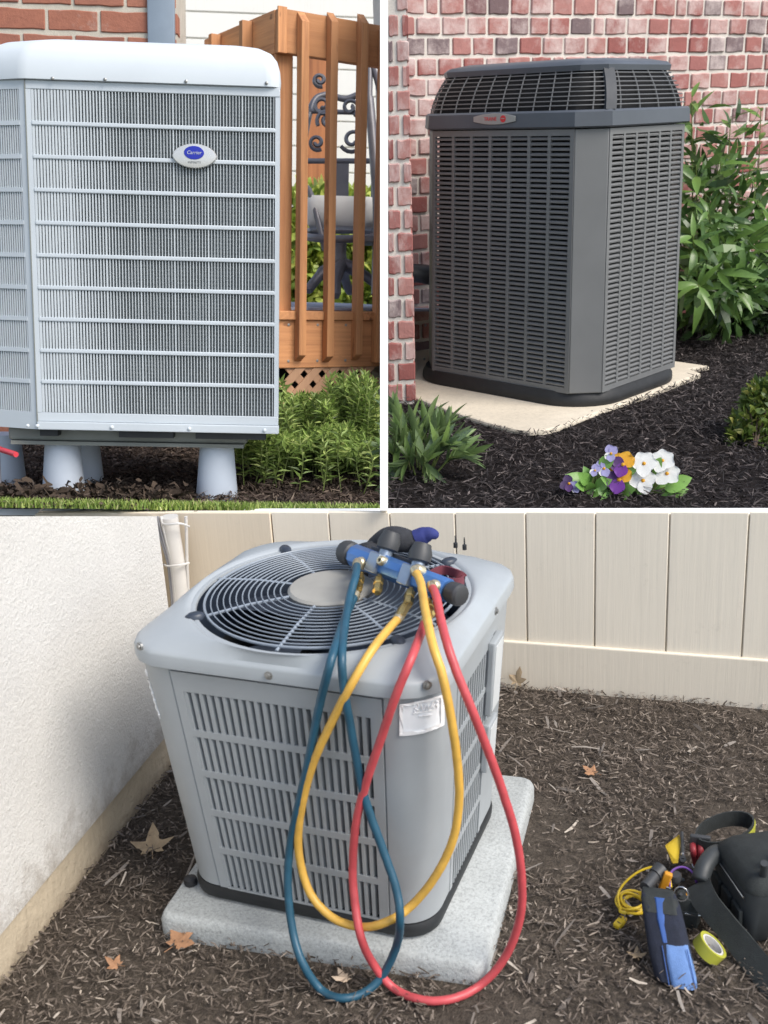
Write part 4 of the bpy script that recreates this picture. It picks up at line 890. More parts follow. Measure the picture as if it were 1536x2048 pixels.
for r in range(19):
    z = CH * (r + .5) - .01; wv_ = pier_w(z) - .002; cut = (.42, .70)[r % 2] * wv_
    for x0_, x1_, k in ((0, cut - .006, 4), (cut + .006, wv_, 4)):
        L = x1_ - x0_
        if L < .012: continue
        M = Rp @ Matrix.Diagonal((L / lens[k], 1, 1, 1)); M.translation = -cxv * (x0_ + L / 2) + Vector((0, 0, z)) + cyv * rg.uniform(-.002, .002); place('brick', rg.choice(BM)[k], pier, M, m_brick)
    y = .06
    for k in (3, 2):
        L = lens[k]; M = (Rp @ Matrix.Rotation(PI / 2, 4, 'Z')); M.translation = cyv * (y + L / 2) + Vector((0, 0, z)) + cxv * rg.uniform(-.001, .001); y += L + .0115
        place('brick', rg.choice(BM)[k], pier, M, m_brick)
# insulated line into the wall
lp_ = [Y2.at(u, v, d) for u, v, d in ((812, 546, 5.3), (840, 547, 5.12), (862, 551, 5.0), (885, 556, 4.98))]
g = G().tube(spline(lp_, 5), .035, 12); solo('insulated_pipe', Y2, g, m_black, 'thick black insulated pipe between brick pier and charcoal unit', 'pipe', smooth=60, loc=lp_[1])

# ------------------------------------------------------------------ plants
def leaf_mesh(name, w=.16, droop=.25, fold=.04, tip=1.6, n=6, seed=0):
    g = G(); R = []
    for k in range(n + 1):
        t = k / n; ww = max(.004, w * (math.sin(PI * min(1, t) ** .85) ** .9 if 0 < t < 1 else 0)); z = -droop * t * t
        R.append([(-ww, t, z + fold * (ww / w)), (0, t, z), (ww, t, z + fold * (ww / w))])
    g.loft(R, False, False, closed=False); return g.mesh(name, 80)
def orient(p, d, up, s, roll=0):
    y = Vector(d).normalized(); x = y.cross(Vector(up)); x = x.normalized() if x.length > 1e-4 else y.orthogonal().normalized(); z = x.cross(y)
    M = Matrix((x, y, z)).transposed().to_4x4() @ Matrix.Rotation(roll, 4, 'Y') @ Matrix.Scale(s, 4); M.translation = p; return M
m_lau = leafmat('laurel_leaf', (.04, .095, .025), (.16, .28, .06), .33); m_lau2 = leafmat('grey_green_leaf', (.055, .09, .07), (.17, .26, .07), .42); m_stem = paint('green_stem', (.16, .20, .05), .6, .2, 30); m_twig = paint('brown_twig', (.09, .06, .04), .8, .3, 30)
def leafy(t, origin, stems, leaves, mat, per, size, spread, rgs, upbias=.3, start=.25, stem_r=.004, mstem=None):
    rg = random.Random(rgs); n = 0
    for P in stems:
        sp = spline(P, 6); part('stem', G().tube([p - origin for p in sp], [stem_r * (1 - .6 * i / len(sp)) for i in range(len(sp))], 6), mstem or m_stem, t, 60)
        az = rg.uniform(0, 6.28)
        for k in range(per):
            f = start + (1 - start) * (k + rg.random() * .6) / per; f = min(f, .999); i = min(int(f * (len(sp) - 1)), len(sp) - 2); p = sp[i].lerp(sp[i + 1], f * (len(sp) - 1) - i)
            ax_ = (sp[i + 1] - sp[i]).normalized(); az += 2.4 + rg.uniform(-.4, .4); o = ax_.orthogonal().normalized(); o = Matrix.Rotation(az, 3, ax_) @ o
            ub = upbias + .55 * max(0, f - .75) * 4 * upbias
            d = (o * spread + ax_ * (ub + rg.uniform(-.1, .25))); s = size * rg.uniform(.7, 1.15) * (1 if f < .9 else .75)
            place('leaf', rg.choice(leaves), t, orient(p - origin, d, ax_ + Vector((0, 0, .4)), s, rg.uniform(-.5, .5)), mat); n += 1
    return n
LAU = [leaf_mesh('leaf', .12, dr, .035, n=6) for dr in (.2, .38, .55)]
lb = Y2.z(1420, 655, GZ2)
laurel = thing('laurel_shrub', Y2, lb, 'tall glossy green laurel shrub right of the charcoal unit', 'shrub')
rg = random.Random(3); stems = []
for (u, v, ub, vb3, d) in ((1384, 190, 1395, 640, 5.35), (1392, 330, 1400, 640, 5.2), (1462, 232, 1440, 640, 5.55), (1440, 300, 1425, 645, 5.4), (1500, 340, 1450, 640, 5.6), (1415, 420, 1415, 650, 5.2), (1470, 450, 1435, 650, 5.3), (1385, 470, 1400, 650, 5.1), (1500, 480, 1450, 650, 5.4), (1435, 540, 1420, 650, 5.15), (1480, 560, 1430, 655, 5.2), (1395, 570, 1405, 650, 5.05)):
    top = Y2.at(u, v, d); bot = Y2.z(ub, vb3 + 5, GZ2); mid = top.lerp(bot, .5) + Vector((rg.uniform(-.03, .03), rg.uniform(-.03, .03), .05)); stems.append([bot, mid, top])
leafy(laurel, lb, stems, LAU, m_lau, 24, .135, 1.0, 8, .45, .10)
lcs = [(st[0].lerp(st[2], f), (.09, .09, .09)) for st in stems for f in (.3, .45, .6, .75, .88)]
LSTEMS = list(lcs)
lb2 = Y2.z(1530, 640, GZ2); laurel2 = thing('laurel_shrub', Y2, lb2, 'laurel shrub cut by the right picture edge against the brick wall', 'shrub', None)
stems = []
for (u, v, ub, vb3, d) in ((1522, 218, 1530, 640, 5.7), (1545, 300, 1540, 640, 5.6), (1515, 400, 1525, 640, 5.6), (1550, 450, 1540, 645, 5.5)):
    top = Y2.at(u, v, d); bot = Y2.z(ub, vb3, GZ2); stems.append([bot, top.lerp(bot, .5) + Vector((rg.uniform(-.03, .03), rg.uniform(-.03, .03), .05)), top])
leafy(laurel2, lb2, stems, LAU, m_lau, 20, .135, 1.0, 18, .35, .15)
# low shrub at the left front
lb3 = Y2.z(845, 945, GZ2); low = thing('low_shrub', Y2, lb3, 'low grey green shrub with upright leaves at the front left of the mulch bed', 'shrub')
UPL = [leaf_mesh('leaf', .115, dr, .05, n=6) for dr in (-.05, .08, .18)]
stems = []; rg = random.Random(12)
for (u, v, ub, vb3) in ((790, 795, 815, 930), (800, 850, 820, 940), (780, 880, 800, 945), (825, 830, 835, 935), (856, 812, 850, 930), (868, 850, 850, 940), (896, 822, 865, 935), (890, 870, 860, 945), (930, 890, 870, 950), (815, 900, 830, 950), (850, 905, 845, 955), (905, 860, 865, 940), (785, 930, 800, 960), (835, 870, 840, 940)):
    bot = Y2.z(ub, vb3, GZ2); dd = Y2.px(bot)[2]; top = Y2.at(u, v + 22, dd - rg.uniform(-.05, .1)); stems.append([bot, top.lerp(bot, .45) + Vector((0, 0, .02)), top])
leafy(low, lb3, stems, UPL, m_lau2, 15, .088, .5, 9, .9, .25, .003)
# small-leaved foliage masses
m_laui = leafisland('inner_laurel_leaves', [(0, (.03, .065, .018)), (.6, (.075, .15, .04)), (1, (.17, .28, .07))], .35)
def foliage(name, n, centers, size, mat, parent, origin, seed, up=.3, w=.3):
    rg = np.random.default_rng(seed); ci = rg.integers(0, len(centers), n); C = np.array([[*c[0], *c[1]] for c in centers])
    d = rg.normal(0, 1, (n, 3)); d /= np.linalg.norm(d, axis=1)[:, None]; r = rg.uniform(.35, 1, n) ** .6
    P = C[ci, :3] + d * r[:, None] * C[ci, 3:] - np.array(origin); A = d + rg.normal(0, .7, (n, 3)); A[:, 2] += up; A /= np.linalg.norm(A, axis=1)[:, None]
    S = np.cross(A, rg.normal(0, 1, (n, 3))); S /= np.linalg.norm(S, axis=1)[:, None]; N = np.cross(A, S); L = size * rg.uniform(.6, 1.25, n)
    V = np.zeros((n, 6, 3)); 
    for k, (t, ww, h) in enumerate(((0, 0, 0), (.35, -w, .06), (.35, w, .06), (.7, -w * .75, .02), (.7, w * .75, .02), (1, 0, -.12))):
        V[:, k] = P + (A * t + S * ww * .5 + N * h) * L[:, None]
    f3 = [(0, 2, 1), (1, 2, 4, 3), (3, 4, 5)]
    me = bpy.data.meshes.new(name); fs = []
    for i in range(n):
        b_ = i * 6; fs += [tuple(b_ + j for j in f) for f in f3]
    me.from_pydata(V.reshape(-1, 3).tolist(), [], fs); me.update()
    o = place(name, me, parent, None, mat); o['kind'] = 'stuff'; return o
foliage('inner_foliage', 900, LSTEMS, .115, m_laui, laurel, lb, 35, .1, .24)
m_box = leafisland('boxwood_leaves', [(0, (.05, .09, .02)), (.5, (.11, .17, .035)), (.85, (.22, .27, .05)), (1, (.34, .33, .09))])
bb = Y2.z(1510, 895, GZ2); bush = thing('small_bush', Y2, bb, 'small yellow green bush at the right edge of the black mulch', 'bush')
cen = [(Y2.at(u, v, 4.0), (r, r, r * .9)) for u, v, r in ((1505, 850, .07), (1540, 830, .09), (1490, 880, .05), (1530, 880, .08), (1520, 800, .05), (1550, 790, .06))]
foliage('foliage', 1500, cen, .03, m_box, bush, bb, 31, .3, .5)
for u, v in ((1480, 850), (1500, 800), (1520, 775), (1545, 765), (1530, 840)): part('stem', G().tube([Vector((0, 0, 0)), (Y2.at(u, v, 4.0) - bb) * .6 + Vector((0, 0, -.01)), Y2.at(u, v, 4.0) - bb], .003, 5), m_twig, bush, 60)
m_dkl = leafisland('dark_bush_leaves', [(0, (.012, .025, .010)), (.6, (.03, .06, .02)), (1, (.07, .11, .035))])  # darker green than the other bushes
bb = Y2.z(1505, 650, GZ2); bush = thing('ground_cover_bush', Y2, bb, 'dark low bush under the laurel by the brick wall', 'bush')
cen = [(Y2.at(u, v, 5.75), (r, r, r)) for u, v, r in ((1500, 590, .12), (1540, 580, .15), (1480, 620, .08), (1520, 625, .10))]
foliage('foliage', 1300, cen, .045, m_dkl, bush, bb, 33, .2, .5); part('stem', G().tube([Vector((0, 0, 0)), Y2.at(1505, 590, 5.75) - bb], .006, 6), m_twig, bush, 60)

# pansies
m_pet = {k: paint('petal_' + k, c, .55, .1, 20) for k, c in (('purple', (.045, .006, .085)), ('violet', (.16, .03, .30)), ('yellow', (.78, .42, .03)), ('white', (.82, .82, .80)), ('lavender', (.38, .36, .62)), ('dark', (.03, .008, .06)))}
g = G(); R = []
for k in range(7):
    t = k / 6; ww = .52 * math.sin(PI * (.10 + .80 * t)) ** .75; R.append([(ww * e, t * (1.04 - .10 * e * e * t), .05 * t * t + .045 * t * math.sin(9 * e + 5 * t) * abs(e) + .04 * e * e) for e in (-1, -.67, -.33, 0, .33, .67, 1)])
g.loft(R, False, False, closed=False); PET = {k: g.mesh('petal', 80) for k in m_pet}
for k in ('white', 'lavender', 'yellow', 'violet'):
    tr_ = m_pet[k].node_tree; tb = tr_.nodes['Principled BSDF']; tl = tr_.nodes.new('ShaderNodeBsdfTranslucent'); mxs = tr_.nodes.new('ShaderNodeMixShader'); mxs.inputs[0].default_value = .35
    src = tb.inputs['Base Color'].links[0].from_socket; tr_.links.new(src, tl.inputs[0]); tr_.links.new(tb.outputs[0], mxs.inputs[1]); tr_.links.new(tl.outputs[0], mxs.inputs[2]); tr_.links.new(mxs.outputs[0], tr_.nodes['Material Output'].inputs[0])
m_pleaf = leafmat('pansy_leaf', (.11, .25, .05), (.24, .44, .10), .4); SP = [leaf_mesh('leaf', .34, dr, .08, n=6) for dr in (.1, .3)]
def pansy(lab, base_px, flowers, leaves, seed):
    rg = random.Random(seed); b = Y2.z(*base_px, GZ2); t = thing('pansy_plant', Y2, b, lab, 'flower', 'pansies planted in the mulch')
    camL = Y2.I @ Vector((0, 0, 0)); dp = Y2.px(b)[2]
    for (u, v, r, cols, tw) in flowers:
        c = Y2.at(u, v, dp - .04); f = (camL - c).normalized(); f = (f + Vector((0, 0, .35))).normalized(); xr = Vector((0, 0, 1)).cross(f).normalized(); yu = f.cross(xr); Mf = Matrix((xr, yu, f)).transposed().to_4x4(); Mf.translation = c - b
        part('flower_stem', G().tube([Vector((rg.uniform(-.01, .01), rg.uniform(-.01, .01), 0)), (c - b) * .6, c - b - f * .003], .0022, 5), m_stem, t, 60)
        for j, (ang, cc, s, dz) in enumerate(cols):
            M = Mf @ Matrix.Translation((0, 0, dz)) @ Matrix.Rotation(ang + tw, 4, 'Z') @ Matrix.Scale(r * s, 4); place('petal', PET[cc], t, M, m_pet[cc])
        part('flower_eye', G().lathe([(r * .16, .004), (r * .12, .007), (.0002, .0085)], 8, Mf), m_pet['yellow'], t, 60)
    for (u, v) in leaves:
        p = Y2.at(u, v, dp - rg.uniform(-.03, .05)); d = (p - b); s = .050 * rg.uniform(.8, 1.2); d2_ = Vector((d.x, d.y, .3 * abs(d.z) + .01)).normalized()
        place('leaf', rg.choice(SP), t, orient(p - b - d2_ * s * .5, d2_ + Vector((0, 0, .15)), camL - p + Vector((0, 0, 1.0)), s, rg.uniform(-.3, .3)), m_pleaf)
        part('leaf_stalk', G().tube([Vector((0, 0, 0)), p - b - d2_ * s * .5], .0015, 4), m_stem, t, 60)
rgp = random.Random(77)
two = lambda a: [(0.5, 'yellow', 1.05, 0), (-.6, 'yellow', 1.05, .001), (-1.2, 'yellow', .95, .001), (1.4, 'purple', 1.0, .003), (2.6, 'violet', 1.0, .004), (.9, 'purple', .85, .004)]
wh = [(.5, 'white', 1, 0), (-.5, 'white', 1, .001), (1.5, 'white', 1, .002), (-1.5, 'white', 1, .003), (PI, 'white', 1.1, .004)]
lv = [(.3, 'lavender', 1, 0), (-.6, 'lavender', .9, .002), (2.4, 'white', .8, .003), (PI, 'lavender', .9, .004)]
dk = [(.3, 'dark', 1, 0), (2.0, 'dark', 1, .002), (-2, 'lavender', .8, .003), (PI, 'purple', .9, .004)]
pansy('pansy plant with purple and yellow blossoms in the middle of the flower clump', (1235, 985), [(1246, 930, .034, two(0), .25), (1238, 960, .038, two(0), .35)], [(1210, 955), (1225, 985), (1205, 985), (1215, 965), (1232, 940), (1250, 975), (1195, 990), (1230, 1000), (1245, 1000), (1255, 985), (1220, 1000), (1262, 940), (1240, 1008), (1265, 1003), (1190, 975)], 1)
pansy('pansy plant with large white blossoms at the right of the flower clump', (1300, 985), [(1288, 928, .032, wh, 0), (1286, 962, .033, wh, .3), (1325, 922, .030, wh, -.4), (1334, 948, .032, wh, -.7)], [(1365, 965), (1358, 1000), (1318, 940), (1305, 968), (1315, 930), (1330, 960), (1300, 985), (1320, 985), (1345, 970), (1355, 985), (1310, 1000), (1335, 1000), (1290, 1000), (1275, 930), (1272, 950), (1350, 975), (1280, 985), (1325, 970)], 2)
pansy('pansy plant with pale lavender blossoms at the left of the flower clump', (1180, 985), [(1222, 908, .024, lv, 0), (1208, 938, .025, lv, .4), (1190, 942, .018, lv, -.3), (1138, 968, .024, dk, 0), (1150, 975, .018, lv, .5)], [(1170, 960), (1180, 975), (1195, 960), (1160, 975), (1192, 950), (1205, 970), (1172, 995), (1165, 985), (1185, 990), (1200, 998), (1155, 960), (1175, 950), (1215, 925)], 3)
# ================================================================== UPPER LEFT YARD: pale blue-grey unit beside a wooden deck
m_u1 = paint('pale_blue_enamel', (.52, .565, .60), .36, .05, 5); m_u1l = paint('pale_lid_enamel', (.60, .645, .68), .33, .04, 4); m_fin = paint('pale_fin', (.52, .56, .585), .45, .05); m_pan = paint('olive_base_pan', (.20, .21, .19), .5, .12); m_cone = paint('grey_riser_cone', (.48, .53, .60), .55, .07, 8)
W0, W1, Z0, Z1 = -.3678, .3805, .2232, 1.2568
ac1 = thing('air_conditioner', Y1, (0, .3, 0), 'pale blue grey heat pump on cone feet beside the wooden deck', 'air conditioner')
o1 = Vector((0, .3, 0))
def p1(x, y, z): return Vector((x, y, z)) - o1
SW = .17; sd = Vector((-math.cos(.36), math.sin(.36), 0))                # left facet turns back
def left(s, d, z): q = Vector((W0, 0, z)) + sd * s; n = Vector((sd.y, -sd.x, 0)); n = n if n.y < 0 else -n; q = q - n * d; return q - o1
plan = [(W0, 0), (W1, 0), (W1 - .05, .30), (W1 - .16, .62), (-.32, .62), (W0 + sd.x * SW, sd.y * SW)]
def inset(P, d):
    cx = sum(p[0] for p in P) / len(P); cy = sum(p[1] for p in P) / len(P); return [(cx + (x - cx) * (1 - d / .4), cy + (y - cy) * (1 - d / .4)) for x, y in P]
t = NT('coil_fins'); wv = t.noise(1, 2, .5, (160, 160, 6)); wz = t.n('ShaderNodeTexWave', bands_direction='Z'); wz.inputs['Scale'].default_value = 26; t.l(t.tc.outputs['Object'], wz.inputs[0])
cc = t.mix(t.ramp(wv, [(.4, 0), (.6, 1)]), (.17, .187, .19), (.29, .315, .312)); cc = t.mix(t.ramp(wz.outputs[0], [(.35, .6), (.6, 0)]), cc, (.10, .115, .12)); nb_ = t.noise(5, 5, .6); cc = t.mix(t.ramp(nb_, [(.35, .4), (.6, 0)]), cc, (.13, .14, .14)); m_coil = t.done(cc, .6, .3)
part('coil', G().prism(inset(plan, .020), Z0 + .02, Z1 - .003, Matrix.Translation(-o1)), m_coil, ac1)
# frame: rails, posts
GX0, GX1, GZ0, GZ1 = -.352, .367, .277, 1.232
g = G(); bx = lambda x0, x1, y0, y1, z0, z1: g.box(x0, x1, y0, y1, z0, z1, lambda x, y, z: p1(x, y, z))
part('top_rail', G().box(W0, W1, 0, .02, GZ1, Z1, p1), m_u1, ac1, bevel=.002)
part('bottom_rail', G().box(W0, W1, 0, .02, Z0 + .026, GZ0, p1), m_u1, ac1, bevel=.002)
part('bottom_lip', G().box(W0, W1 + .002, -.008, .02, Z0, Z0 + .0255, p1), m_u1, ac1, bevel=.003)
part('corner_post', G().box(W0, GX0, 0, .02, GZ0 + .0005, GZ1 - .0005, p1), m_u1, ac1); part('corner_post', G().box(GX1, W1, .002, .03, GZ0 + .0005, GZ1 - .0005, p1), m_u1, ac1)
rows = 10; rp = (GZ1 - GZ0) / rows
for k in range(1, rows): part('guard_bar', G().box(GX0, GX1, -.003, .012, GZ0 + rp * k - .0062, GZ0 + rp * k + .0062, p1), m_u1, ac1, bevel=.003)
NF = 77; g = G(); pf_ = (GX1 - GX0) / NF
for i in range(NF):
    x = GX0 + pf_ * (i + .5); th_ = (.0009 if i % 11 else .0017) + .0021 * min(1, max(0, (-.08 - x) / .2)); dep = .034 if x < -.20 else max(.010, .034 - (x + .20) * .20); g.box(x - th_, x + th_, .001, dep, GZ0 + .001, GZ1 - .001, p1)
part('guard_fins', g, m_fin, ac1, stuff=True)
# turned-back facet on the left
g = G(); lb_ = lambda s0, s1, d0, d1, z0, z1: g.box(s0, s1, d0, d1, z0, z1, left)
lb_(.001, .022, 0, .015, Z0, Z1); lb_(.022, SW, 0, .015, GZ1, Z1); lb_(.022, SW, 0, .015, Z0, GZ0); lb_(SW - .01, SW, 0, .015, GZ0, GZ1)
part('side_frame', g, m_u1, ac1)
for k in range(1, rows): part('guard_bar', G().box(.022, SW - .01, -.002, .012, GZ0 + rp * k - .0062, GZ0 + rp * k + .0062, left), m_u1, ac1)
g = G()
for i in range(17): s = .022 + (SW - .032) * (i + .5) / 17; g.box(s - .002, s + .002, .001, .013, GZ0, GZ1, left)
part('guard_fins', g, m_fin, ac1, stuff=True)
part('side_backing', G().box(.02, SW - .005, .0135, .016, GZ0, GZ1, left), m_u1, ac1)
part('seam', G().box(W0 - .002, W0 + .001, -.003, .004, Z0 + .01, Z1, p1), m_pan, ac1)
part('rear_panel', G().prism([(W1 - .001, .031), (W1 - .05, .30), (W1 - .16, .62), (-.32, .62), (W0 + sd.x * SW, sd.y * SW + .016), (W0 + sd.x * SW + .02, sd.y * SW + .03), (-.30, .60), (W1 - .175, .60), (W1 - .065, .29), (W1 - .016, .031)], Z0, Z1, Matrix.Translation(-o1)), m_u1, ac1)
# rounded lid
def lidring(d, z, n=7):
    P = [(W0 + sd.x * SW - .004, sd.y * SW), (W0 - .005, -.012), (W1 + .006, -.012), (W1 - .03, .30), (W1 - .15, .63), (-.32, .63)]
    P = inset(P, d); out = []; m = len(P)
    for i in range(m):
        a, b, c = Vector((*P[i - 1], 0)), Vector((*P[i], 0)), Vector((*P[(i + 1) % m], 0)); r = .05 if i != 1 else .02
        e0 = b + (a - b).normalized() * r; e1 = b + (c - b).normalized() * r
        for k in range(n): q = k / (n - 1); pt = e0 * (1 - q) ** 2 + b * 2 * q * (1 - q) + e1 * q * q; out.append(Vector((pt.x, pt.y, z)) - o1)
    return out
lid1 = part('lid', G().loft([lidring(.006, Z1 + .001), lidring(0, Z1 + .002), lidring(-.001, Z1 + .02), lidring(.002, Z1 + .05), lidring(.010, Z1 + .078), lidring(.026, Z1 + .100), lidring(.055, Z1 + .116), lidring(.10, Z1 + .126), lidring(.2, Z1 + .132)]), m_u1l, ac1, 60)
for u in (105, 210, 372, 533):
    q = Y1.y(u, 157 + (u - 105) * .022, -.012); part('screw', G().lathe([(.005, 0), (.005, .003), (.002, .005)], 8, Matrix.Translation(q - o1) @ Matrix.Rotation(PI / 2, 4, 'X')), m_screw, lid1, 50)
for u in (56, 75, 224, 379, 529):
    q = Y1.y(u, 862, -.008); part('screw', G().lathe([(.006, 0), (.006, .003), (.002, .006)], 8, Matrix.Translation(Vector((q.x, -.008, Z0 + .012)) - o1) @ Matrix.Rotation(PI / 2, 4, 'X')), m_u1l, ac1, 50)
# base pan and cone feet
bp0 = Y1.y(20, 885, .06); bp1 = Y1.y(494, 885, .06)
g = G(); zt_, zm_ = Z0 - .001, .168
g.box(W0 - .11, bp1.x, .06, .55, zm_ + .012, zt_, p1); part('base_pan', g, m_pan, ac1, bevel=.008)
part('base_flange', G().loft([[p1(x, y, z) for x, y in ((W0 - .10, .05), (bp1.x - .01, .05), (bp1.x - .02, .5), (W0 - .08, .5))] for z in (zm_, zm_ + .0115)]), m_pan, ac1)
for x0_, x1_ in ((-.365, -.31), (-.12, .05), (.12, .34)): part('base_clip', G().box(x0_, x1_, .012, .058, Z0 - .022, Z0 - .001, p1), m_basepan, ac1)
for u, yy, v in ((128, .13, 985), (434, .13, 988), (168, .34, 980), (12, .30, 975)):
    q = Y1.y(u, v, yy); part('cone_foot', G().lathe([(.071, -.02), (.066, .03), (.055, zm_ - .001)], 28, Matrix.Translation(Vector((q.x, yy, 0)) - o1)), m_cone, ac1, 50)
# oval badge
bq = Y1.y(389.5, 312.5, -.004); m_silver = paint('silver_badge', (.62, .61, .59), .28, .05, 20, .55); m_bb = paint('blue_enamel', (.012, .022, .36), .25, .1); m_bp = paint('badge_dark_print', (.08, .08, .085), .4, .05)
Mb = frame((bq.x - o1.x, -.004 - o1.y, bq.z - o1.z), (1, 0, 0), (0, 0, 1))
def ell(a, b, n=36, p=1.0): return [(a * math.cos(2 * PI * k / n), b * math.copysign(abs(math.sin(2 * PI * k / n)) ** p, math.sin(2 * PI * k / n))) for k in range(n)]
bg_ = part('badge', G().loft([[Mb @ Vector((x * k, y * k, z)) for x, y in ell(.066, .0355, p=1.15)] for z, k in ((0, 1), (.006, 1), (.009, .96), (.0095, .9))]), m_silver, ac1, 40, label='silver oval badge with a blue oval')
part('badge_oval', G().loft([[Mb @ Matrix.Translation((-.001, .009, 0)) @ Vector((x * k, y * k, z)) for x, y in ell(.030, .0195)] for z, k in ((.0096, 1), (.0112, .97), (.0115, .8))]), m_bb, bg_, 40)
place('lettering', text_mesh('Carrier', .0145, .0003, .25), bg_, Mb @ Matrix.Translation((-.001, .009, .0119)), m_silver)
place('lettering', text_mesh('INFINITY', .0095, .0003, 0, 1.05), bg_, Mb @ Matrix.Translation((0, -.019, .0099)), m_bp)

# ------------------------------------------------------------------ ground: soil bed and grass strip
def k1(x, y):
    c = Y1.V @ Vector((x, y, 0)); return c.x < -.012 and c.y > 1.5 and (Y3.I @ c - SA).dot(SN) < -.06
m_soil1 = soil('brown_garden_soil', (.045, .03, .022), (.10, .072, .055), 20)
ground_sheet('garden_bed', Y1, -3.2, 1.6, -.3, 5, -.006, 170, .016, m_soil1, 6, 9, keep=k1)
def rej1(x, y):
    c = Y1.V @ Vector((x, y, 0)); u, v = 768 + FPX * c.x / c.y, 1024 - FPX * c.z / c.y; return not (-20 < u < 762 and 880 < v < 1016)
xy = scatter(Y1, 26000, (-1.0, 1.0, -.12, 1.3), 0, rej1, 41)
chips('bark_litter', Y1, xy, .0, (.012, .04), (.003, .009), island('brown_litter', [(0, (.03, .02, .016)), (.5, (.075, .052, .04)), (.85, (.15, .11, .085)), (1, (.26, .20, .15))], .85, .3), .35, .010, .2, 'brown bark litter under the pale unit and before the leafy shrubs', 'mulch', 42)
xy = scatter(Y1, 500, (-.55, .1, -.06, .05), 0, rej1, 45)
chips('soil_clods', Y1, xy, .006, (.02, .045), (.012, .025), island('clods', [(0, (.04, .028, .02)), (1, (.09, .065, .048))], .95, .6), .5, .02, .5, 'crumbled soil clods heaped at the cone feet', 'soil', 46)
def grass(name, n, yard, box, mat, h, label, seed, wd=.0026):
    rg = np.random.default_rng(seed); P = np.stack([rg.uniform(box[0], box[1], n), rg.uniform(box[2], box[3], n)], 1)
    ok = np.array([(lambda c: c.x < -.012 and 1024 - FPX * c.z / c.y < 1021)(yard.V @ Vector((x, y, 0))) for x, y in P]); P = P[ok]; n = len(P)
    H = rg.uniform(*h, n) * (1 - .6 * np.clip((P[:, 1] - box[2]) / (box[3] - box[2]), 0, 1) ** 2); yaw = rg.uniform(0, 6.28, n); ln = rg.normal(0, .35, (n, 2)); V = np.zeros((n, 5, 3)); wv_ = np.stack([np.cos(yaw), np.sin(yaw)], 1) * wd
    for k, (t_, ws) in enumerate(((0, -1), (0, 1), (.55, .8), (.55, -.8), (1, 0))):
        V[:, k, :2] = P + wv_ * ws + ln * (H * t_ * t_)[:, None]; V[:, k, 2] = H * t_ - .004
    fs = []
    for i in range(n): b_ = 5 * i; fs += [(b_, b_ + 1, b_ + 2, b_ + 3), (b_ + 3, b_ + 2, b_ + 4)]
    me = bpy.data.meshes.new(name); me.from_pydata(V.reshape(-1, 3).tolist(), [], fs); me.update(); return tag(place(name, me, None, yard.M, mat), label, 'grass', kind='stuff')
m_grass = leafisland('lawn_blades', [(0, (.16, .25, .05)), (.5, (.30, .42, .09)), (.85, (.48, .55, .17)), (1, (.6, .6, .28))])
grass('grass', 9000, Y1, (-.95, .8, -.12, -.035), m_grass, (.012, .034), 'strip of short bright lawn along the front of the pale unit', 51)

# ------------------------------------------------------------------ brick house, downspout
m_brick1 = brick_mat('brown_red_brick', [(0, (.34, .13, .085)), (.5, (.40, .17, .11)), (1, (.30, .12, .085))], .72, (.55, .46, .40)); m_mort1 = concrete('sandy_mortar', (.56, .51, .43), .2, 2, .4)
hb = Y1.at(380, 300, 4.75); hy = hb.y; hx = Y1.at(362, 60, 4.75).x; hz0 = 0
hw = thing('brick_wall', Y1, (hx - .6, hy, 0), 'brown red brick house wall behind the pale unit', 'wall')
oh = Vector((hx - .6, hy, 0)); part('mortar', G().box(hx - 1.2, hx - .004, hy + .006, hy + .3, -.05, 1.95, lambda x, y, z: Vector((x, y, z)) - oh), m_mort1, hw)
CB = .1015; BL = .205; BM1 = brick_meshes([BL, .098, BL, BL], CB - .020, .08, .003, 60); rg = random.Random(9); row0 = (Y1.at(100, 53, 4.75).z % CB) - CB / 2
for r in range(19):
    z = row0 + CB * (r + .5); x = hx - (BL / 2 if r % 2 else 0)
    if r % 2: M = Matrix.Translation(Vector((hx - .049 - .001, hy, z)) - oh); place('brick', BM1[1], hw, M, m_brick1)
    for k in range(5):
        xc = hx - (k + .5) * (BL + .013) - (.111 if r % 2 else 0); place('brick', BM1[rg.choice((0, 2, 3))], hw, Matrix.Translation(Vector((xc, hy + rg.uniform(-.003, .003), z)) - oh), m_brick1)
m_spout = paint('slate_blue_aluminium', (.22, .27, .33), .4, .08)
ds0 = Y1.at(297, 60, 4.66); ds1 = Y1.at(351, 60, 4.66); g = G(); wx = ds1.x - ds0.x; prof = rr(wx / 2, .035, .008, 2)
prof = [(x * (.93 if abs(y) < .02 else 1), y) for x, y in prof]
dsp = thing('downspout', Y1, ((ds0.x + ds1.x) / 2, ds0.y, 0), 'slate blue square downspout on the corner of the brick house', 'downspout')
part('pipe', G().loft([[(x, y, z) for x, y in prof] for z in (0, .9, 2.0)]), m_spout, dsp, 40); part('strap', G().box(-wx / 2 - .004, wx / 2 + .004, -.04, .05, 1.2, 1.23), m_spout, dsp)
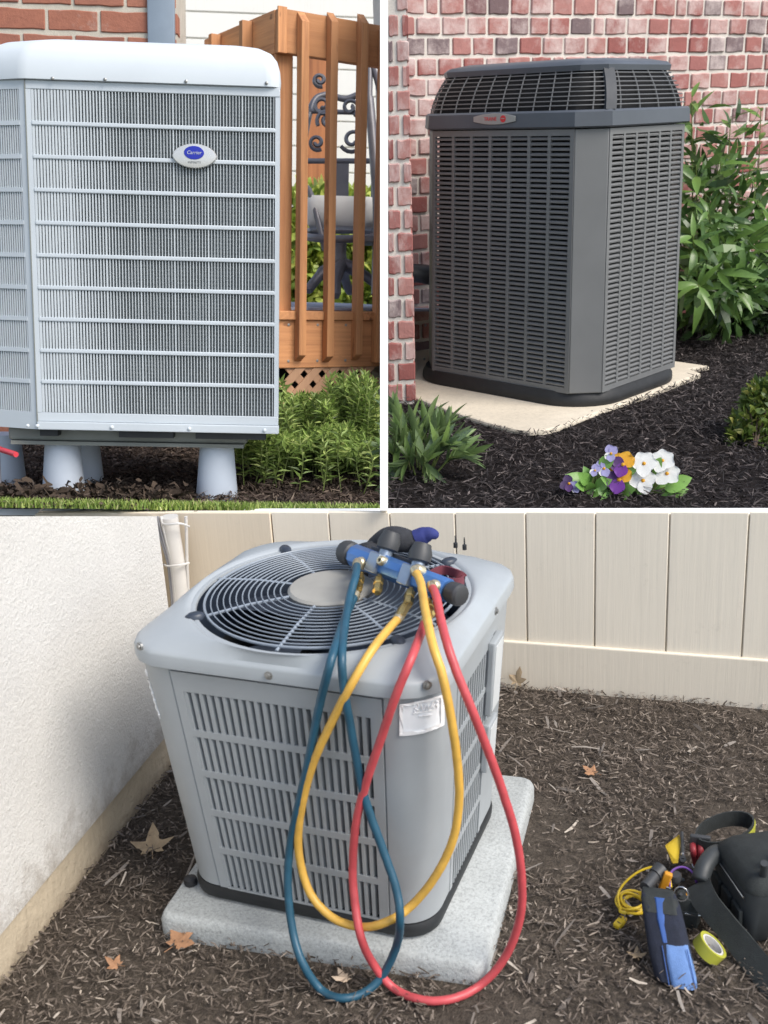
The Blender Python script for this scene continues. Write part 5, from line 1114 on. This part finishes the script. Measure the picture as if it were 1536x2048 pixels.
# pale house beyond, seen between the downspout and the deck
m_cream = siding_mat('cream_house_boards', (.80, .78, .73)); 
def cardbox(u0, u1, v0, v1, d, th=.3): 
    a = Y1.at(u0, v1, d); b = Y1.at(u1, v0, d); return a, b
a = Y1.at(345, 700, 9.0); b = Y1.at(850, -80, 9.0)
ph = thing('neighbour_house', Y1, ((a.x + b.x) / 2, a.y, 0), 'pale cream house far behind the deck', 'house'); oc = Vector(((a.x + b.x) / 2, a.y, 0))
yw = a.y; zb_, zt2 = 0, b.z
nbd = 11
for k in range(nbd): z = 1.2 + (zt2 - 1.2) * k / nbd; part('clapboard', G().box(a.x, b.x, yw - .02, yw + .3, z, z + (zt2 - 1.2) / nbd - .012, lambda x, y, zz: Vector((x, y, zz)) - oc), m_cream, ph, bevel=.004)
part('wall', G().box(a.x, b.x, yw + .0, yw + .29, 0, zt2, lambda x, y, z: Vector((x, y, z)) - oc), m_cream, ph)
m_orw = wood('orange_stained_cladding', 2, (.42, .16, .06), (.26, .09, .035)); q0, q1 = Y1.at(610, 200, 8.9), Y1.at(656, 110, 8.9)
part('door', G().box(q0.x, q1.x, yw - .05, yw - .021, 1.25, q1.z, lambda x, y, z: Vector((x, y, z)) - oc), m_orw, ph)

# ------------------------------------------------------------------ wooden deck with railing
wb, wd_ = (.57, .265, .11), (.33, .13, .055)
m_wv = wood('cedar_upright', 2, wb, wd_); m_wh = wood('cedar_board', 0, (.57, .265, .11), (.31, .12, .05)); m_lat = wood('pale_cedar_lattice', 2, (.50, .29, .17), (.38, .20, .11)); m_end = wood('sawn_end', 0, (.34, .19, .09), (.16, .09, .05))
DO = Y1.at(556, 640, 4.6); DO.z = 0; dyaw = math.radians(30); DX = Vector((math.cos(dyaw), math.sin(dyaw), 0)); DY = Vector((-math.sin(dyaw), math.cos(dyaw), 0))
deck = thing('deck_railing', Y1, DO, 'stained cedar deck corner with railing and lattice skirt right of the pale unit', 'deck', rz=dyaw)
def fpx(u, v, off=0):                # pixel on the front plane of the deck: (along, height)
    p = Y1.plane(u, v, DO - DY * off, DY) - DO; return p.dot(DX), p.z
def spx(u, v, off=0):                # pixel on the left side plane
    p = Y1.plane(u, v, DO - DX * off, DX) - DO; return p.dot(DY), p.z
z_rt = fpx(600, 22)[1]; z_rb = fpx(600, 110)[1]; z_fl = fpx(600, 622)[1]; z_jt = fpx(600, 640)[1]; z_jb = fpx(600, 736)[1]
XR = fpx(764, 400)[0] + .03 ; YL = max(spx(409, 60)[0], .6)
part('top_rail', G().box(.0, XR, 0, .04, z_rb, z_rt), m_wh, deck, bevel=.004)
m_wside = wood('cedar_side_board', 1, (.57, .265, .11), (.31, .12, .05))
part('top_rail', G().box(-.003, .036, .041, YL, z_rb, z_rt), m_wside, deck, bevel=.004)
part('rail_corner', G().box(-.012, .028, -.012, -.001, z_rb - .004, z_rt + .004), m_wv, deck, bevel=.002)
part('post', G().box(.002, .085, .042, .125, z_jb, z_rb + .02), m_wv, deck, bevel=.005)
bw = .034
for u0, vt_, vb_ in ((604, 26, 724), (663, 27, 726), (724, 30, 722)):
    s, zt_ = fpx(u0, vt_, .035); _, zb_ = fpx(u0 - 10, vb_, .035); s = s - .004
    P = lambda x, y, z: (s + x, y, z)
    g = G(); ang = .045
    g.add([P(0, -.001, zb_), P(bw, -.001, zb_), P(bw, -.045, zb_ + .028), P(0, -.045, zb_ + .028), P(0, -.001, zt_ + .012), P(bw, -.001, zt_ + .012), P(bw, -.045, zt_ - .03), P(0, -.045, zt_ - .03)], [(0, 3, 2, 1), (4, 5, 6, 7), (0, 1, 5, 4), (1, 2, 6, 5), (2, 3, 7, 6), (3, 0, 4, 7)])
    part('baluster', g, m_wv, deck, bevel=.0025)
s = fpx(757, 400, .035)[0]; part('baluster', G().box(s, s + bw, -.045, -.001, z_jb + .02, z_rt - .02), m_wv, deck, bevel=.0025)
for u0 in (428, 490):
    y = spx(u0, 60, .03)[0]; part('baluster', G().box(-.05, -.004, y - bw / 2, y + bw / 2, z_fl - .1, z_rt - .01), m_wv, deck, bevel=.0025)
part('rim_joist', G().box(0, XR, 0, .04, z_jb, z_jt), m_wh, deck, bevel=.004); part('rim_joist', G().box(-.003, .036, .041, 2.2, z_jb, z_jt), m_wside, deck, bevel=.004)
nd = 9; dwid = .135
for k in range(nd):
    x0_ = -.02 + k * dwid
    if x0_ > XR: break
    part('deck_board', G().box(x0_, min(x0_ + dwid - .006, XR), -.015, 2.6, z_jt + .001, z_fl), m_wside, deck, bevel=.003)
for k in range(7):
    for zz in (z_jt - .02, z_jb + .03): part('screw', G().lathe([(.006, -.002), (.006, .0015), (.003, .002)], 8, Matrix.Translation((.05 + k * .14, -.0005, zz)) @ Matrix.Rotation(PI / 2, 4, 'X')), m_screw, deck)
# lattice skirt: crossing strips
zl0 = fpx(600, 830)[1]; hh = z_jb - zl0; wl = .036; stp = .088
for sgn in (1, -1):
    for k in range(-4, 14):
        x0_ = k * stp; x1_ = x0_ + sgn * hh; ya, yb = (.006, .012) if sgn > 0 else (.0125, .0185)
        P = [(x0_ - wl * .7, zl0), (x0_ + wl * .7, zl0), (x1_ + wl * .7, z_jb - .001), (x1_ - wl * .7, z_jb - .001)]
        xs = [max(0, min(XR, p[0])) for p in P]
        if max(xs) - min(xs) < .05 or max(p[0] for p in P) < .02 or min(p[0] for p in P) > XR - .02: continue
        if min(p[0] for p in P) < -.0 or max(p[0] for p in P) > XR:      # clip strip by parameter
            t0_, t1_ = 0.0, 1.0
            def lim(t): return x0_ + (x1_ - x0_) * t
            tt = [t / 40 for t in range(41) if -.0 <= lim(t / 40) - wl * .7 and lim(t / 40) + wl * .7 <= XR]
            if len(tt) < 3: continue
            t0_, t1_ = tt[0], tt[-1]; P = [(lim(t0_) - wl * .7, zl0 + hh * t0_), (lim(t0_) + wl * .7, zl0 + hh * t0_), (lim(t1_) + wl * .7, zl0 + (hh - .001) * t1_), (lim(t1_) - wl * .7, zl0 + (hh - .001) * t1_)]
        part('lattice_strip', G().add([(x, y, z) for y in (ya, yb) for x, z in P], [(0, 1, 2, 3), (7, 6, 5, 4), (0, 4, 5, 1), (1, 5, 6, 2), (2, 6, 7, 3), (3, 7, 4, 0)]), m_lat, deck)
part('skirt_shade_sheet', G().box(.0, XR, .10, .12, -.02, z_jb), m_void, deck)  # near-black sheet standing in for the shade behind the lattice
# far railing of the deck
far = thing('far_railing', Y1, DO + DY * 2.5, 'far cedar railing glimpsed through the near balusters', 'railing', rz=dyaw)
for k in range(8): part('baluster', G().box(-.1 + .17 * k, -.06 + .17 * k, 0, .04, z_fl, z_fl + .62), m_wv, far)
part('top_rail', G().box(-.15, 1.2, -.01, .05, z_fl + .62, z_fl + .70), m_wh, far, bevel=.004)

# ------------------------------------------------------------------ patio chair, mat, table on the deck
m_iron = paint('grey_cast_iron', (.17, .165, .18), .4, .15, 20, .3); m_cush = paint('white_cushion', (.74, .73, .70), .85, .06, 8, bump=.2); m_mat = paint('blue_grey_mat', (.30, .32, .40), .9, .12, 12); m_matw = paint('white_mat_edge', (.72, .72, .70), .8, .06)
dd = 5.35
C = lambda u, v, d=dd: Y1.at(u, v, d)
cbase = Vector((C(675, 600).x, C(675, 600).y, z_fl)); chair = thing('patio_chair', Y1, cbase, 'grey cast iron patio chair with scrolled back and white cushion behind the balusters', 'chair')
K = lambda u, v, d=dd: C(u, v, d) - cbase
def scroll(u, v, r, turns, a0, d=dd, flip=1):
    return [K(u + flip * (r * (1 - .75 * t)) * math.cos(a0 + turns * 6.28 * t), v + (r * (1 - .75 * t)) * math.sin(a0 + turns * 6.28 * t), d) for t in [k / 26 for k in range(27)]]
part('seat_frame', G().tube(spline([K(618, 474, 5.1), K(680, 478, 5.0), K(745, 474, 5.1), K(748, 462, 5.6), K(622, 462, 5.6)], 6, True), .018, 8, closed=True), m_iron, chair, 60)
part('cushion', G().loft([[Vector((x, y, K(680, v_, 5.3).z)) + Vector((K(682, 400, 5.3).x, K(682, 400, 5.3).y, 0)) for x, y in rr(.165 * k_, .2 * k_, .05, 5)] for v_, k_ in ((455, .92), (445, 1.0), (410, 1.0), (398, .93))]), m_cush, chair, 50)
part('back_frame', G().tube(spline([K(606, 460, 5.6), K(604, 330, 5.75), K(622, 215, 5.9), K(650, 190, 5.95), K(690, 198, 5.95), K(722, 190, 5.95), K(742, 215, 5.9), K(748, 330, 5.75), K(746, 460, 5.6)], 8), .017, 8), m_iron, chair, 60)
for u, v, r, a0, fl in ((640, 160, 14, 1.2, 1), (645, 210, 20, 0, 1), (700, 215, 18, 2, -1), (634, 285, 16, 1, 1), (705, 280, 26, .5, -1), (655, 240, 22, 2.6, 1)): part('scroll', G().tube(scroll(u, v, r, 1.35, a0, 5.8, fl), .011, 6), m_iron, chair, 60)
part('back_bar', G().tube([K(604, 322, 5.75), K(748, 322, 5.75)], .014, 8), m_iron, chair, 60); part('back_bar', G().tube([K(612, 222, 5.88), K(744, 226, 5.88)], .013, 8), m_iron, chair, 60)
part('back_slat', G().box(-.055, .02, 0, .02, 0, K(680, 330, 5.7).z - K(680, 460, 5.7).z, lambda x, y, z: K(688, 460, 5.7) + Vector((x, y, z))), m_iron, chair)
part('pedestal', G().tube(spline([K(682, 478, 5.25), K(680, 505, 5.25), K(684, 535, 5.25)], 4), [.03] * 8 + [.045], 10), m_iron, chair, 60)
for u, v, d in ((615, 582, 5.1), (672, 592, 5.0), (762, 575, 5.2), (700, 585, 5.6)): part('leg', G().tube(spline([K(684, 528, 5.25), K((684 + u) / 2 - 5, (528 + v) / 2 - 8, (d + 5.25) / 2), K(u, v, d)], 5), [.032] * 6 + [.024] * 4 + [.018], 8), m_iron, chair, 60)
part('arm', G().tube(spline([K(604, 460, 5.5), K(598, 400, 5.3), K(618, 380, 5.15), K(650, 500, 5.1)], 6), .014, 8), m_iron, chair, 60)
c2b = Vector((C(775, 600, 5.0).x, C(775, 600, 5.0).y, z_fl)); ch2 = thing('patio_chair', Y1, c2b, 'second cast iron patio chair, only its tall back post showing beside the white partition', 'chair')
K2 = lambda u, v, d=5.0: C(u, v, d) - c2b
part('back_post', G().tube(spline([K2(738, 195), K2(744, 260), K2(750, 340), K2(755, 430), K2(752, 590, 4.9)], 6), .022, 8), m_iron, ch2, 60)
part('back_post', G().tube(spline([K2(739, 115), K2(752, 145), K2(762, 180)], 6), .02, 8), m_iron, ch2, 60)
part('seat_frame', G().box(-.15, .02, -.1, .3, .30, .33), m_iron, ch2, bevel=.006); part('leg', G().tube([Vector((-.12, .25, .0)), Vector((-.12, .25, .31))], .016, 8), m_iron, ch2, 60)
part('back_rail', G().tube([K2(739, 115), K2(738, 195)], .016, 8), m_iron, ch2, 60)
mt = Y1.z(690, 607, z_fl); g = G().box(-.9, .75, .02, 1.6, z_fl + .002, z_fl + .012, lambda x, y, z: DO + DX * (x + .5) + DY * (y + .1) + Vector((0, 0, z)))
solo('outdoor_mat', Y1, g, m_mat, 'blue grey outdoor mat lying on the deck under the patio chair', 'mat', loc=DO + DY * .8 + Vector((0, 0, z_fl)))

# ------------------------------------------------------------------ planting: leafy shrubs, far hedge, red handle
m_shr = leafisland('fresh_shrub_leaves', [(0, (.10, .15, .04)), (.4, (.21, .30, .07)), (.75, (.34, .46, .12)), (1, (.55, .62, .22))], .42)
def sprigs(t, origin, list_uvdh, n, size, mat, seed, nm='foliage'):
    """upright sprigs with whorls of narrow leaves"""
    rg = np.random.default_rng(seed); V = []; fs = []
    for (u, v, d, v0) in list_uvdh:
        top = C(u, v, d); bot = Y1.z(u + rg.uniform(-8, 8), v0, 0); bot = Vector((bot.x, bot.y, 0)) if abs((bot - top).y) < .5 else Vector((top.x, top.y + .02, 0))
        pth = spline([bot - origin, top.lerp(bot, .5) - origin + Vector((rg.uniform(-.03, .03), rg.uniform(-.03, .03), .02)), top - origin], 5); part('stem', G().tube(pth, .0022, 4), m_stem, t)
        L_ = (top - bot).length; m_ = int(n * (L_ / .3)); az = rg.uniform(0, 6)
        for k in range(m_):
            f = .15 + .85 * (k + .5) / m_; i = min(int(f * (len(pth) - 1)), len(pth) - 2); p = pth[i].lerp(pth[i + 1], f * (len(pth) - 1) - i); a_ = (pth[i + 1] - pth[i]).normalized(); az += 2.4 + rg.uniform(-.3, .3)
            o = Matrix.Rotation(az, 3, a_) @ a_.orthogonal().normalized(); dr = (o * (.9 if f < .9 else .45) + a_ * (.35 + .6 * max(0, f - .7) / .3)).normalized(); sd_ = dr.cross(a_).normalized(); nn = sd_.cross(dr); s = size * rg.uniform(.75, 1.2) * (1 if f < .85 else .75); w_ = .13
            b_ = len(V); V += [tuple(p), tuple(p + (dr * .4 + sd_ * w_ + nn * .04) * s), tuple(p + (dr * .4 - sd_ * w_ + nn * .04) * s), tuple(p + (dr - nn * .15) * s)]; fs += [(b_, b_ + 1, b_ + 3), (b_, b_ + 3, b_ + 2)]
    me = bpy.data.meshes.new(nm); me.from_pydata(V, [], fs); me.update(); o = place(nm, me, t, None, mat); o['kind'] = 'stuff'
rg = random.Random(21)
specs = [('leafy shrub reaching under the pale unit beside its right cone foot', 520, (478, 575), (745, 870), 3.85, (905, 935)), ('leafy shrub at the lower right of the pale unit before the lattice', 620, (570, 665), (790, 860), 3.95, (900, 935)), ('tallest leafy shrub before the lattice next to the white partition', 705, (650, 752), (745, 850), 3.95, (900, 930)), ('low leafy shrub sprawling in front of the taller ones', 660, (540, 748), (850, 905), 3.75, (925, 945))]
for lab, uc, ur, vr, d, v0r in specs:
    ob = Y1.z(uc, 925, 0); sh = thing('leafy_shrub', Y1, ob, lab, 'shrub', 'leafy shrubs before the lattice'); L = []
    for k in range(60):
        u = rg.uniform(*ur); edge = abs((u - ur[0]) / (ur[1] - ur[0]) - .5) * 2; vt_ = vr[0] + (vr[1] - vr[0]) * (rg.random() ** 1.5 * .8 + .12 * edge)
        if u < 565 and vt_ < 880: vt_ = max(vt_, 872 - (u - 478) * .1 if d < 3.9 and u < 560 else vt_)
        L.append((u, vt_, d + rg.uniform(-.12, .22), rg.uniform(*v0r)))
    sprigs(sh, ob, L, 40, .046, m_shr, rg.randint(1, 999))
m_hedge = leafisland('far_hedge_leaves', [(0, (.16, .24, .05)), (.5, (.36, .46, .08)), (1, (.62, .64, .16))])
hb_ = Y1.at(690, 560, 8.3); hb_.z = 0; hd = thing('hedge', Y1, hb_, 'bright yellow green hedge beyond the deck', 'hedge')
cen = [(Y1.at(u, v, 8.3), (.35, .3, .3)) for u in range(540, 800, 45) for v in (450, 520, 590, 640)]
foliage('foliage', 9000, cen, .10, m_hedge, hd, hb_, 61, .2, .5); part('stem', G().tube([Vector((0, 0, 0)), Vector((0, 0, .9))], .03, 6), m_twig, hd)
g = G(); a = Y1.at(4, 900, 3.52); b = Y1.at(32, 909, 3.46); cmid = a.lerp(b, .5)
red = thing('hose_reel_handle', Y1, Vector((a.x, a.y, 0)), 'red handle on a grey stake at the left picture edge under the pale unit', 'handle'); oa = Vector((a.x, a.y, 0)); m_redh = paint('red_handle', (.62, .05, .07), .4, .1)
part('handle', G().tube([Y1.at(-10, 893, 3.54) - oa, a - oa, b - oa], .009, 10), m_redh, red, 50); part('stake', G().tube([Y1.at(-8, 894, 3.54) - oa, Vector(((Y1.at(-8, 894, 3.54) - oa).x, (Y1.at(-8, 894, 3.54) - oa).y, 0))], .012, 10), m_wire, red, 50)
